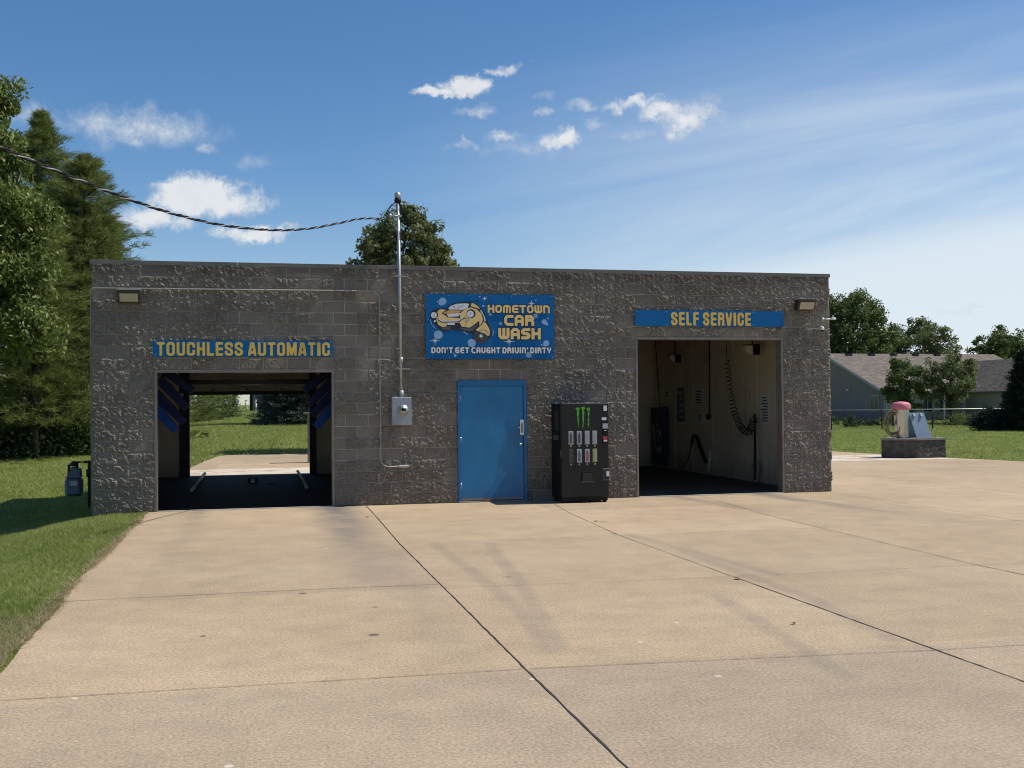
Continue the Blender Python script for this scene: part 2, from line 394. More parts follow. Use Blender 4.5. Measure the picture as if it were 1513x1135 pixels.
def leafmat(name, cols, trans=.25, rough=.55):
    m, nt, b = new_mat(name)
    g = nt.n.new('ShaderNodeNewGeometry')
    rnd = g.outputs['Random Per Island']
    n = nt.noise(.55, 3, .6, g.outputs['Position'])
    f = nt.math('ADD', nt.math('MULTIPLY', rnd, .55), nt.math('MULTIPLY', n, .5))
    c = nt.ramp(f, [(.15+.7*i/(len(cols)-1), q) for i, q in enumerate(cols)])
    nt.l.new(c, b.inputs['Base Color']); b.inputs['Roughness'].default_value = rough
    b.inputs['Specular IOR Level'].default_value = .3
    tr = nt.node('ShaderNodeBsdfTranslucent'); nt.l.new(c, tr.inputs['Color'])
    mx = nt.node('ShaderNodeMixShader'); mx.inputs[0].default_value = trans
    nt.l.new(b.outputs[0], mx.inputs[1]); nt.l.new(tr.outputs[0], mx.inputs[2])
    nt.l.new(mx.outputs[0], nt.n['Material Output'].inputs['Surface'])
    return m
M_leaf_light = leafmat('broad_leaf_fresh', [(.070, .105, .020), (.135, .180, .038), (.24, .28, .085)], .35)
M_leaf_mid = leafmat('broad_leaf', [(.045, .075, .018), (.090, .130, .030), (.18, .22, .065)], .3)
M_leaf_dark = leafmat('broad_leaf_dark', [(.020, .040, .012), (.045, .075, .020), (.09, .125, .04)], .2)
M_leaf_olive = leafmat('broad_leaf_olive', [(.060, .082, .026), (.125, .152, .048), (.25, .27, .12)], .35)
M_pine = leafmat('pine_needles', [(.060, .088, .020), (.140, .180, .042), (.27, .30, .095)], .35)
M_pinedark = leafmat('dark_conifer_needles', [(.008, .016, .010), (.018, .030, .018), (.035, .052, .030)], .1)
M_spruce = leafmat('spruce_needles', [(.018, .030, .024), (.045, .062, .052), (.10, .125, .105)], .1)
M_twig = leafmat('dry_twigs', [(.10, .085, .06), (.17, .145, .11), (.26, .23, .18)], 0)
M_bark = mat('bark', (.040, .031, .023), .9, 0, .35, 9, .6, 30)
def blade():
    return leafmat('grass_blade', [(.115, .160, .026), (.190, .245, .046), (.29, .335, .09), (.48, .45, .22)], .45)
M_blade = blade()
def turf():
    m, nt, b = new_mat('turf_ground'); p = nt.pos()
    n1 = nt.noise(.5, 5, .6, p); n2 = nt.noise(14, 5, .75, p); n3 = nt.noise(.12, 3, .5, nt.vmath('ADD', p, (9, 2, 0)))
    c = nt.ramp(n1, [(.3, (.115, .148, .030)), (.55, (.150, .188, .040)), (.75, (.195, .210, .055))])
    c = nt.mix(1, c, nt.ramp(n2, [(.3, (.55, .58, .5)), (.5, (1, 1, 1)), (.7, (1.6, 1.5, 1.35))]), 'MULTIPLY')
    c = nt.mix(nt.maprange(n3, .5, .7, 0, .45), c, (.17, .165, .05))
    sx = nt.node('ShaderNodeSeparateXYZ', i_0=p)
    dirt = nt.maprange(nt.math('ADD', nt.math('ABSOLUTE', nt.math('SUBTRACT', sx.outputs['X'], .92)), nt.math('MULTIPLY', nt.noise(3, 4, .6, p), .22)), .06, .15, .85, 0)
    c = nt.mix(dirt, c, (.16, .115, .065))
    nt.l.new(c, b.inputs['Base Color']); b.inputs['Roughness'].default_value = .95
    b.inputs['Specular IOR Level'].default_value = .1
    nt.l.new(nt.bump(n2, .9, .06), b.inputs['Normal'])
    return m
M_turf = turf()

# ------------------------------------------------------------------ world and sun
TOSUN = Vector((1.2, -.11, 1.8)).normalized()
W = bpy.data.worlds.new('World'); S.world = W; W.use_nodes = True; W.cycles.sampling_method = 'MANUAL'; W.cycles.sample_map_resolution = 256
wt = NT(W.node_tree); wt.n.clear()
sky = wt.node('ShaderNodeTexSky', sky_type='NISHITA', sun_disc=False)
sky.sun_elevation = math.asin(TOSUN.z); sky.sun_rotation = math.atan2(TOSUN.x, TOSUN.y)
sky.air_density = 1.0; sky.dust_density = .35; sky.ozone_density = 4.5; sky.altitude = 250
dirv = wt.n.new('ShaderNodeTexCoord').outputs['Generated']
def unit(v): return v/np.linalg.norm(v)
# soft cloud bodies: centre bearing, half width / height, in survey pixels
clouds = [(215, 190, 105, 30, .66), (150, 185, 60, 22, .55), (45, 172, 48, 22, .5), (300, 292, 72, 27, 1.35), (290, 275, 30, 18, .9), (355, 300, 42, 20, .9), (222, 325, 58, 17, 1.05), (375, 345, 52, 12, 1.0),
          (690, 125, 36, 15, 1.25), (648, 135, 36, 9, 1.0), (748, 100, 27, 8, .8), (985, 166, 42, 15, .95), (930, 153, 45, 10, .85), (1012, 182, 34, 20, .9), (1035, 165, 30, 26, .6),
          (830, 208, 32, 15, .95), (745, 203, 30, 11, .7), (705, 165, 30, 10, .62), (800, 168, 14, 8, .6), (858, 157, 22, 10, .55), (885, 182, 24, 10, .5), (683, 215, 13, 7, .5), (770, 222, 70, 14, .45),
          (940, 198, 20, 8, .5), (385, 243, 26, 14, .42), (310, 222, 20, 9, .5), (1115, 185, 12, 7, .35), (1420, 458, 30, 5, .45), (1427, 518, 26, 7, .9), (810, 137, 18, 8, .42), (1350, 100, 10, 5, .0)]
nz = wt.noise(34, 7, .62, dirv, .3, out='Color')
warp = wt.vmath('MULTIPLY', wt.vmath('SUBTRACT', nz, (.5, .5, .5)), (.060, .060, .040))
dw = wt.vmath('ADD', dirv, warp)
acc = None
for (px, py, a, b_, st) in clouds:
    if st <= 0: continue
    c0 = ray(px, py); L = np.linalg.norm(c0); c = c0/L
    right = unit(np.cross(c, (0, 0, 1))); up = np.cross(right, c)
    sub = wt.vmath('SUBTRACT', dw, tuple(c))
    dx = wt.vmath('DOT_PRODUCT', sub, tuple(right*(F_PX*L/a/1.35))); dy = wt.vmath('DOT_PRODUCT', sub, tuple(up*(F_PX*L/b_/1.35)))
    r2 = wt.math('ADD', wt.math('MULTIPLY', dx, dx), wt.math('MULTIPLY', dy, dy))
    mk = wt.math('MULTIPLY', wt.math('SUBTRACT', 1, r2, clamp=True), st)
    acc = mk if acc is None else wt.math('MAXIMUM', acc, mk)
fine = wt.noise(70, 7, .68, dirv, .2)
puff = wt.math('MULTIPLY', acc, wt.maprange(fine, .28, .70, .60, 1.20, smooth=False))
cov = wt.maprange(puff, .06, .95, 0, .93)
# high thin cloud: streaks on the right, thickening to a pale veil low in the sky
sd = wt.node('ShaderNodeSeparateXYZ', i_0=dirv)
hr = unit(np.array([RV[0], RV[1], 0])); hf = unit(np.array([FV[0], FV[1], 0]))
sr = wt.vmath('DOT_PRODUCT', dirv, tuple(hr)); sf = wt.vmath('DOT_PRODUCT', dirv, tuple(hf))
fm = wt.math('MAXIMUM', sf, .05)
az = wt.math('DIVIDE', sr, fm); el = wt.math('DIVIDE', sd.outputs['Z'], fm)
tilt = wt.math('SUBTRACT', el, wt.math('MULTIPLY', az, .17))
sv = wt.node('ShaderNodeCombineXYZ', i_0=wt.math('MULTIPLY', az, 1.6), i_1=wt.math('MULTIPLY', tilt, 13.0)).outputs[0]
streak = wt.noise(1.0, 6, .55, sv, .5)
sv2 = wt.node('ShaderNodeCombineXYZ', i_0=wt.math('MULTIPLY', az, 6.0), i_1=wt.math('MULTIPLY', tilt, 60.0)).outputs[0]
streak2 = wt.noise(1.0, 5, .6, sv2, .3)
st = wt.math('ADD', wt.math('MULTIPLY', streak, .88), wt.math('MULTIPLY', streak2, .12))
reg = wt.math('MULTIPLY', wt.maprange(az, -.22, .34, 0, 1), wt.maprange(tilt, .36, .12, 0, 1))
thin = wt.math('MULTIPLY', wt.maprange(st, .30, .70, .26, .80), reg)
# veil: grows below a slanting line on the right
edge = wt.math('SUBTRACT', wt.math('MULTIPLY', az, .195), wt.math('SUBTRACT', el, .105))
edge = wt.math('ADD', edge, wt.math('MULTIPLY', wt.math('SUBTRACT', streak, .5), .05))
veil = wt.math('MULTIPLY', wt.maprange(edge, -.03, .055, 0, .90), wt.maprange(az, -.15, .20, 0, 1))
low = wt.maprange(el, .25, .02, 0, .18)
haze = wt.math('MAXIMUM', wt.math('MAXIMUM', thin, veil), low)
bg1 = wt.node('ShaderNodeBackground', i_Strength=.092)
hsv = wt.node('ShaderNodeHueSaturation', i_Saturation=1.18, i_Color=sky.outputs[0]); wt.l.new(hsv.outputs[0], bg1.inputs['Color'])
bg2 = wt.node('ShaderNodeBackground', i_Strength=.74); bg2.inputs['Color'].default_value = (.83, .92, 1, 1)
bodyc = wt.ramp(wt.math('ADD', wt.math('MULTIPLY', cov, .6), wt.math('MULTIPLY', fine, .4)), [(.25, (.60, .68, .78)), (.8, (1, 1, 1))])
bg3 = wt.node('ShaderNodeBackground', i_Strength=.72); wt.l.new(bodyc, bg3.inputs['Color'])
m1 = wt.node('ShaderNodeMixShader'); wt.l.new(haze, m1.inputs[0]); wt.l.new(bg1.outputs[0], m1.inputs[1]); wt.l.new(bg2.outputs[0], m1.inputs[2])
m2 = wt.node('ShaderNodeMixShader'); wt.l.new(wt.math('MULTIPLY', cov, .9), m2.inputs[0]); wt.l.new(m1.outputs[0], m2.inputs[1]); wt.l.new(bg3.outputs[0], m2.inputs[2])
wo = wt.node('ShaderNodeOutputWorld'); wt.l.new(m2.outputs[0], wo.inputs['Surface'])

sun = bpy.data.lights.new('sun', 'SUN'); sun.energy = 4.2; sun.angle = R_(.53); sun.color = (1, .95, .87)
so = bpy.data.objects.new('sun', sun); COL.objects.link(so); so.rotation_euler = TOSUN.to_track_quat('Z', 'Y').to_euler(); so.location = (30, -10, 40)

# ------------------------------------------------------------------ ground
def terr(x, y):
    x = np.asarray(x, float); y = np.asarray(y, float)
    z = -.014 + 0*x
    z = z - .46*sstep((.5-x)/2.9)*(1-.7*sstep((y-10)/16))*(1-.5*sstep((-y-6)/6))
    z = z + 1.1*np.clip((y-22)/58, 0, 1)*(1-sstep((x-14)/10))
    z = z - .03*(fbm(x*.25, y*.25, 3)-.5)*sstep(np.abs(x-.5)/3)*sstep((y-16)/8)
    return z
def axis_pts(segs):
    out = []
    for a, b, n in segs: out += list(np.linspace(a, b, n, endpoint=False))
    out.append(segs[-1][1]); return np.array(out)
gx = axis_pts([(-900, -60, 12), (-60, -8, 30), (-8, 2, 60), (2, 30, 40), (30, 130, 30), (130, 1000, 10)])
gy = axis_pts([(-120, -30, 10), (-30, 30, 100), (30, 70, 50), (70, 150, 20), (150, 1600, 10)])
GX, GY = np.meshgrid(gx, gy); V = np.stack([GX.ravel(), GY.ravel(), terr(GX, GY).ravel()], 1)
nx, ny = len(gx), len(gy); I = np.arange(nx*ny).reshape(ny, nx)
Fq = np.stack([I[:-1, :-1], I[:-1, 1:], I[1:, 1:], I[1:, :-1]], -1).reshape(-1, 4)
g = np_mesh('grass_ground', V, Fq, M_turf, smooth=True); tag(g, kind='structure')

SLAB = [(.90, -40), (.92, -20), (1.00, -11), (.96, -9), (.90, -6), (.88, -3), (.90, -.02), (.90, 9.4), (.80, 13.9), (1.35, 20.7), (1.75, 21.2), (14, 21.2), (19, 20.3), (21.5, 18), (22.3, 15.2), (23.0, 11), (24.0, 7.4), (25.6, 0), (27.2, -8), (28.5, -40)]
# wavy edge on the lawn side, then the sheet itself with a small thickness
def refine(poly, step=.25):
    out = []
    for i in range(len(poly)):
        a = np.array(poly[i], float); b = np.array(poly[(i+1) % len(poly)], float); n = max(1, int(np.linalg.norm(b-a)/step))
        if a[1] < -30 and b[1] < -30: n = 1
        for k in range(n):
            p = a+(b-a)*k/n
            j = (vnoise(p[0]*2.1+50, p[1]*2.1+50, 4)-.5)*.07 if (p[1] > -30 and not (-.3 < p[1] < 9.5 and p[0] < 3)) else 0
            out.append((p[0]+j, p[1]+j))
    return out
sl = refine(SLAB)
mb = MB(); mb.prism([(x, y, -.12) for x, y in sl], (0, 0, .12))
# joints: thin sealant ribbons lying 4 mm over the slab
def ribbon(pts, w, mi, z=.004, seed=0):
    out = []; P = [Vector((*p, 0)) for p in pts]
    dense = []
    for a, b in zip(P[:-1], P[1:]):
        n = max(2, int((b-a).length/.12))
        dense += [a+(b-a)*k/n for k in range(n)]
    dense.append(P[-1]); r = random.Random(seed); L = []; Rr = []
    for i, p in enumerate(dense):
        d = (dense[min(i+1, len(dense)-1)]-dense[max(i-1, 0)]).normalized(); nrm = Vector((-d.y, d.x, 0))
        ww = w*(.65+.7*r.random()); off = (r.random()-.5)*w*.5
        L.append(p+nrm*(ww/2+off)); Rr.append(p-nrm*(ww/2-off))
    vs = [(q.x, q.y, z) for q in L]+[(q.x, q.y, z) for q in Rr]; n = len(L)
    mb.mi = mi; mb.add(vs, [(i, n+i, n+i+1, i+1) for i in range(n-1)])
ribbon([(4.62, -.02), (4.60, -2), (4.54, -5.4), (4.54, -12.4), (4.56, -16), (4.58, -26)], .012, 1, .0040, 1)
ribbon([(7.9, -.8), (7.72, -2.5), (7.55, -5.4), (7.55, -9.1)], .008, 2, .0040, 2)
ribbon([(7.55, -9.12), (7.56, -12.6), (7.57, -15), (7.6, -26)], .011, 1, .0040, 3)
ribbon([(11.0, -.1), (10.6, -4.0), (10.42, -9.1)], .008, 2, .0040, 4)
ribbon([(10.42, -9.12), (10.45, -9.9), (10.5, -14), (10.5, -26)], .010, 1, .0040, 5)
ribbon([(13.72, -.2), (13.75, -5), (13.7, -14)], .008, 2, .0040, 6)
ribbon([(16.9, 4), (16.9, -9)], .012, 2, .0040, 16); ribbon([(20.1, 6), (20.1, -9)], .012, 2, .0040, 17)
ribbon([(.95, -8.72), (3.0, -8.70), (4.52, -8.75)], .009, 1, .0052, 7)
ribbon([(4.56, -9.0), (7.54, -9.13), (10.4, -9.16), (25, -9.3)], .006, 2, .0052, 8)
ribbon([(1.0, -12.28), (4.52, -12.36)], .007, 2, .0052, 9)
ribbon([(4.57, -12.36), (7.54, -12.6), (10.4, -12.7), (26, -13)], .006, 2, .0052, 10)
ribbon([(.93, -3.05), (3.4, -3.06), (4.58, -3.02)], .005, 2, .0052, 11)
ribbon([(4.62, -5.42), (7.52, -5.48), (10.55, -5.5), (25, -5.6)], .006, 2, .0052, 12)
ribbon([(7.8, -2.6), (13.7, -2.5), (24.5, -2.4)], .005, 2, .0052, 13)
ribbon([(13.9, 1.2), (24, 1.3)], .010, 2, .0052, 14); ribbon([(.9, 12.3), (14, 12.4)], .014, 1, .0052, 15)
ribbon([(14, 5.2), (23.5, 5.3)], .010, 2, .0052, 18)
drv = mb.build('driveway', [M_conc, M_joint, M_jointpale]); tag(drv, kind='structure')

# grass blades, one mesh of stuff per lawn
def inside(px_, py_, poly):
    c = np.zeros(len(px_), bool); n = len(poly); j = n-1
    for i in range(n):
        xi, yi = poly[i]; xj, yj = poly[j]
        t = ((yi > py_) != (yj > py_)) & (px_ < (xj-xi)*(py_-yi)/(yj-yi+1e-12)+xi)
        c ^= t; j = i
    return c
def project(P):
    d = P-CAM; z = d@FV; return 756.5+F_PX*(d@RV)/z, 567.5-F_PX*(d@UV)/z, z
def grass(name, label, x0, x1, y0, y1, n, h, w, margin=60, edge_fringe=True):
    x = rng.uniform(x0, x1, n); y = rng.uniform(y0, y1, n)
    z = terr(x, y); P = np.stack([x, y, z], 1); px, py, zz = project(P)
    keep = (zz > 1) & (px > -margin) & (px < 1513+margin) & (py < 1200)
    keep &= ~inside(x, y, sl)
    keep &= ~((x > -.02) & (x < 13.85) & (y > -.02) & (y < 9.4))
    P = P[keep]; n = len(P)
    hh = h*(.45+.9*rng.random(n))*(.6+.8*vnoise(P[:, 0]*1.1, P[:, 1]*1.1, 9))*(.45+1.1*vnoise(P[:, 0]*8+3, P[:, 1]*8, 19)); a = rng.uniform(0, 2*math.pi, n)
    ww = w*(.6+.8*rng.random(n)); lean = rng.normal(0, .8, (n, 2))*hh[:, None]
    dx = np.cos(a)*ww/2; dy = np.sin(a)*ww/2
    v0 = P+np.stack([-dx, -dy, -.01+0*dx], 1); v1 = P+np.stack([dx, dy, -.01+0*dx], 1)
    v2 = P+np.stack([lean[:, 0], lean[:, 1], hh], 1)
    V = np.stack([v0, v1, v2], 1).reshape(-1, 3); Fq = np.arange(3*n).reshape(-1, 3)
    o = np_mesh(name, V, Fq, M_blade); tag(o, label, 'grass', kind='stuff')
    return o
grass('grass', 'mown green grass of the side lawn left of the driveway', -7, 1.08, -12.5, 3, 430000, .038, .009)
grass('grass', 'mown grass between the block building and the dark tree line', -16, .9, 3, 34, 220000, .055, .022)
grass('grass', 'mown sunny lawn around the vacuum island, up to the chain link fence', 20, 62, 5, 62, 260000, .05, .03)
grass('grass', 'long yellow green grass of the field seen through the automatic bay', -12, 10, 15, 95, 200000, .08, .035, margin=-200)

# dry fringe creeping over the slab edge
M_dry = leafmat('dry_grass_blade', [(.22, .19, .08), (.36, .29, .15), (.48, .40, .24), (.18, .22, .06)], .45)
n = 7000; yy_ = rng.uniform(-12.2, -.1, n); dens = (.12+.88*sstep((vnoise(yy_*1.3, yy_*0, 8)-.35)/.3)); wide = .03+.06*vnoise(yy_*.9, yy_*0+4, 8)
xx_ = .90+.06*sstep((-yy_-8)/2)+rng.normal(-.3, .55, n)*wide; kp = rng.random(n) < dens; xx_ = xx_[kp]; yy_ = yy_[kp]; n = len(xx_)
P = np.stack([xx_, yy_, np.full(n, .001)], 1); hh = .012+.05*rng.random(n)**2; a = rng.uniform(0, 2*math.pi, n); ww = .004+.004*rng.random(n)
lean = np.stack([rng.normal(.5, 1.4, n), rng.normal(0, 1.4, n)], 1)*hh[:, None]
V = np.stack([P-np.stack([np.cos(a)*ww, np.sin(a)*ww, 0*a], 1), P+np.stack([np.cos(a)*ww, np.sin(a)*ww, 0*a], 1), P+np.stack([lean[:, 0], lean[:, 1], hh], 1)], 1).reshape(-1, 3)
V1 = V
n = 16000; yy_ = rng.uniform(-12.2, -8.7, n); xx_ = rng.uniform(.35, 1.06, n); kp = (rng.random(n) < sstep((-yy_-8.9)/1.3)*sstep((xx_-.3)/.4)*1.0) & (xx_ < .96+.09*vnoise(yy_*2.5, yy_*0+2, 3)); xx_ = xx_[kp]; yy_ = yy_[kp]; n = len(xx_)
P = np.stack([xx_, yy_, np.where(xx_ > .9, .001, -.012)], 1); hh = .015+.035*rng.random(n); a = rng.uniform(0, 2*math.pi, n); ww = .003+.003*rng.random(n); lean = rng.normal(0, 1.0, (n, 2))*hh[:, None]
V = np.concatenate([V1, np.stack([P-np.stack([np.cos(a)*ww, np.sin(a)*ww, 0*a], 1), P+np.stack([np.cos(a)*ww, np.sin(a)*ww, 0*a], 1), P+np.stack([lean[:, 0], lean[:, 1], hh], 1)], 1).reshape(-1, 3)]); n = len(V)//3
o = np_mesh('dry_grass', V, np.arange(3*n).reshape(-1, 3), M_dry); tag(o, 'dry brown grass fringe creeping over the left edge of the driveway', 'grass', kind='stuff')

# ------------------------------------------------------------------ building
BW = .4064; BH = .2032; XW = 34*BW; ZT = 4.265; YB = 9.35
bld = thing('car_wash_building', 'long low grey split face block car wash building with two open bays', 'building', (XW/2, 0, 0))
OPEN = [(2.5*BW, 10*BW, 12*BH), (6.305, 7.595, 11*BH), (24*BW, 31.5*BW, 15*BH)]
# front skin: every block split or smooth, real relief
st_ = .0112
xs = np.linspace(0, XW, int(XW/st_)+1); zs = np.linspace(-.22, ZT, int((ZT+.22)/st_)+1)
for (a, b, t) in OPEN:                       # snap grid to openings
    xs[np.argmin(abs(xs-a))] = a; xs[np.argmin(abs(xs-b))] = b; zs[np.argmin(abs(zs-t))] = t
X, Z = np.meshgrid(xs, zs)
row = np.floor(Z/BH+1e-6); uu = X/BW+.5*((row+100) % 2); colm = np.floor(uu); fz = Z/BH-row; fu = uu-colm
dj = np.minimum(np.minimum(fz, 1-fz)*BH, np.minimum(fu, 1-fu)*BW)
hsh = _tab[((colm.astype(np.int64)*7919+(row.astype(np.int64)+50)*104729) & 0xffff)]
hs2 = _tab[((colm.astype(np.int64)*3571+(row.astype(np.int64)+50)*15485863) & 0xffff)]
pr = .08+.50*sstep(1-abs(X-4.3)/1.6)*sstep((Z-.5)/.6)*(1-.4*sstep((Z-3.9)/.2))
for (a, b, t) in OPEN: pr = np.where((Z > t) & (Z < t+BH) & (X > a-.1) & (X < b+.1), .8, pr)
smooth_b = hsh < pr
part = fbm(X*4.2, Z*4.2, 21, 3)
ra_b = np.where(smooth_b, .05, 1.0)
ro = np.where(smooth_b, .05, 1.0)*(.84+.16*sstep((part-.36)/.14))*(.85+.3*hs2)+.04
# relief: broken ridged stone
wx = X+.03*(fbm(X*9, Z*9, 5)-.5)+np.floor(hsh*40)*1.37; wz = Z+.03*(fbm(X*9, Z*9, 6)-.5)+np.floor(hs2*40)*2.11   # every block is broken on its own
cr, sr_ = math.cos(R_(45)), math.sin(R_(45)); da = wx*cr-wz*sr_; db = wx*sr_+wz*cr
r1 = 1-2*np.abs(fbm(da*11, db*21, 31, 3, .55)-.5); r2 = fbm(da*20, db*36, 41, 3, .6)
rel = (.60*(r2-.5)*2+.60*(r1-.7))
edge_ = sstep((dj-.004)/.020)
tn = fbm(da*19, db*33, 61, 3, .58); tn2 = fbm(da*24, db*42, 83, 2, .5)
ter = sstep((tn-.41)/.06)+sstep((tn-.54)/.06)+.9*sstep((tn2-.50)/.07)
D = .003*ro*np.clip(rel, -.6, 1)*edge_+.0068*ro*ter*edge_+.0030*edge_
D += (.005*hs2+.006*ro*(hsh-.5)*((fu-.5)*1.2+(.5-fz)*.6))*edge_
D = np.where(Z < -.02, 0, D)
for (a, b, t) in OPEN:                       # crisp arrises round the openings
    dd = np.maximum(np.maximum(a-X, X-b), Z-t); D *= sstep(np.abs(dd)/.02+.1)
ex = sstep((X-(XW-.05))/.05)                  # ragged outer corner
jut = (.035*(fbm(Z*9+3, Z*0+1.5, 77, 3)-.35))*edge_
Vf = np.stack([X+ex*np.clip(jut+.01, -.02, .05), -D, Z], -1).reshape(-1, 3)
I = np.arange(X.size).reshape(X.shape)
Fq = np.stack([I[:-1, :-1], I[:-1, 1:], I[1:, 1:], I[1:, :-1]], -1).reshape(-1, 4)
cxm = ((X[:-1, :-1]+X[1:, 1:])/2).ravel(); czm = ((Z[:-1, :-1]+Z[1:, 1:])/2).ravel()
keep = np.ones(len(Fq), bool)
for (a, b, t) in OPEN: keep &= ~((cxm > a) & (cxm < b) & (czm < t))
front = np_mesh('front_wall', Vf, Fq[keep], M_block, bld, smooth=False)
ra = front.data.attributes.new('rough', 'FLOAT', 'POINT')
if len(front.data.vertices) == X.size: ra.data.foreach_set('value', (ra_b+0*ro).astype(np.float32).ravel())
# core of the walls
mb = MB(); T = .2
def wall_x(x0, x1, y0, y1, z0, z1): mb.box(x0, x1, y0, y1, z0, z1)
e = .004
xo = [0.0]
for (a, b, t) in OPEN: xo += [a, b]
xo.append(XW-.003)
for i in range(0, len(xo), 2): wall_x(xo[i]+(0.003 if i == 0 else 0), xo[i+1], e, T, -.25, 4.2)
for (a, b, t) in OPEN: wall_x(a+.0005, b-.0005, e+.0005, T-.0005, t, 4.2)
mb.build('front_wall_core', M_block, bld)
# right side wall with coarse relief, left side, back
ys = np.linspace(0, YB, 300); zz = np.linspace(-.22, ZT, 150); Yg, Zg = np.meshgrid(ys, zz)
rr = np.floor(Zg/BH); u2 = Yg/BW+.5*((rr+100) % 2); f2 = Zg/BH-rr; f3 = u2-np.floor(u2)
d2 = np.minimum(np.minimum(f2, 1-f2)*BH, np.minimum(f3, 1-f3)*BW)
Dd = .03*fbm(Yg*16, Zg*16, 88, 3)*sstep(d2/.03)
Vs = np.stack([XW+Dd, Yg, Zg], -1).reshape(-1, 3); I = np.arange(Yg.size).reshape(Yg.shape)
Fs = np.stack([I[:-1, :-1], I[:-1, 1:], I[1:, 1:], I[1:, :-1]], -1).reshape(-1, 4)
np_mesh('side_wall', Vs, Fs, M_block_side, bld)
for xa_, xb_, zb_ in ((XW-.2, XW-.002, -.25), (.002, .2, -.6)):
    mb = MB(); mb.box(xa_, xb_, T+.002, YB-.002, zb_, 4.2); mb.build('side_wall', M_block_side, bld)
mb = MB(); by0, by1 = YB-.2, YB
mb.box(.003, 2.5*BW, by0, by1, -.6, 4.2); mb.box(10*BW, XW-.004, by0, by1, -.25, 4.2); mb.box(2.5*BW+.0005, 10*BW-.0005, by0+.001, by1-.001, 2.66, 4.2)
mb.build('back_wall', M_block, bld)
mb = MB(); mb.box(.21, XW-.21, T+.01, YB-.21, 4.0, 4.15); mb.build('roof', M_ceiling, bld)
# coping in lengths
mb = MB(); xx = -.035
while xx < XW+.03:
    x2 = min(xx+2.44, XW+.035); mb.box(xx+.003, x2-.003, -.010, .10, ZT+.003, ZT+.062, .006); mb.box(xx+.003, x2-.003, -.015, -.011, ZT-.012, ZT+.058); xx = x2
mb.box(-.035, .06, .12, YB+.04, ZT+.003, ZT+.06, .006); mb.box(XW-.06, XW+.045, .12, YB+.04, ZT+.003, ZT+.06, .006); mb.box(.07, XW-.07, YB-.06, YB+.04, ZT+.003, ZT+.06, .006)
mb.box(.01, XW-.01, .003, .08, 4.2, ZT+.002); mb.box(.01, .06, .09, YB-.01, 4.2, ZT+.002); mb.box(XW-.06, XW-.01, .09, YB-.01, 4.2, ZT+.002); mb.box(.07, XW-.07, YB-.06, YB-.01, 4.2, ZT+.002)
mb.build('coping', M_cap, bld)
# interior: cream lined bays
ZC = 3.62
def bay(x0, x1, a, b, t, zc, tb, open_back=True):
    m_ = MB()
    m_.box(x0-.012, x0, T+.002, YB-.202, .0, zc); m_.box(x1, x1+.012, T+.002, YB-.202, .0, zc)
    # inside faces of the front and back walls
    m_.box(x0, a-.002, T+.002, T+.010, .0, zc); m_.box(b+.002, x1, T+.002, T+.010, .0, zc); m_.box(a-.002, b+.002, T+.002, T+.010, t, zc)
    if open_back: m_.box(x0, a-.002, YB-.212, YB-.202, 0, zc); m_.box(b+.002, x1, YB-.212, YB-.202, 0, zc); m_.box(a-.002, b+.002, YB-.212, YB-.202, tb, zc)
    else: m_.box(x0, x1, YB-.212, YB-.202, 0, zc)
    # cover strips between the wall sheets
    y = T+1.2
    while y < YB-.4:
        m_.box(x1-.006, x1-.0005, y-.015, y+.015, 0, zc); m_.box(x0+.0005, x0+.006, y-.015, y+.015, 0, zc); y += 1.22
    m_.box(x1-.007, x1-.0005, T+.02, YB-.22, 2.42, 2.445)
    return m_
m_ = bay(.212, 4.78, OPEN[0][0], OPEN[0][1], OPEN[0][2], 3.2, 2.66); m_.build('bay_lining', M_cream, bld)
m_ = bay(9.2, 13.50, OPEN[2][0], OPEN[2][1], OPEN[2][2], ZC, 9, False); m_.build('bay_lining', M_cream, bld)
mb = MB(); mb.box(.215, 4.775, T+.012, YB-.215, 3.2, 3.25); mb.build('bay_ceiling', M_ceiling, bld)
mb = MB(); mb.box(9.205, 13.495, T+.012, YB-.215, ZC, ZC+.05); mb.build('bay_ceiling', M_ceiling, bld)
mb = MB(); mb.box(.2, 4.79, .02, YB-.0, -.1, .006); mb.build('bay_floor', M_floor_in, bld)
mb = MB(); mb.box(9.19, 13.51, .02, YB-.2, -.1, .006); mb.build('bay_floor', mat('damp_bay_floor', (.085, .078, .070), .7, 0, .4, 1.2, .15, 12, spec=.15), bld)
mb = MB(); mb.box(4.80, 9.18, T+.01, T+.02, 0, 3.9); mb.build('equipment_room_partition', M_cream, bld)
# metal trim round the bay openings
for (a, b, t) in (OPEN[0], OPEN[2]):
    fr = MB(); fr.box(a-.005, a+.035, -.018, T+.016, 0, t+.004); fr.box(b-.035, b+.005, -.018, T+.016, 0, t+.004); fr.box(a+.037, b-.037, -.018, T+.016, t-.045, t+.006)
    fr.build('bay_opening_frame', M_jamb, bld)
    s = MB(); s.box(a+.04, b-.04, -.03, .018, .0, .014); s.build('bay_threshold', M_paper, bld)
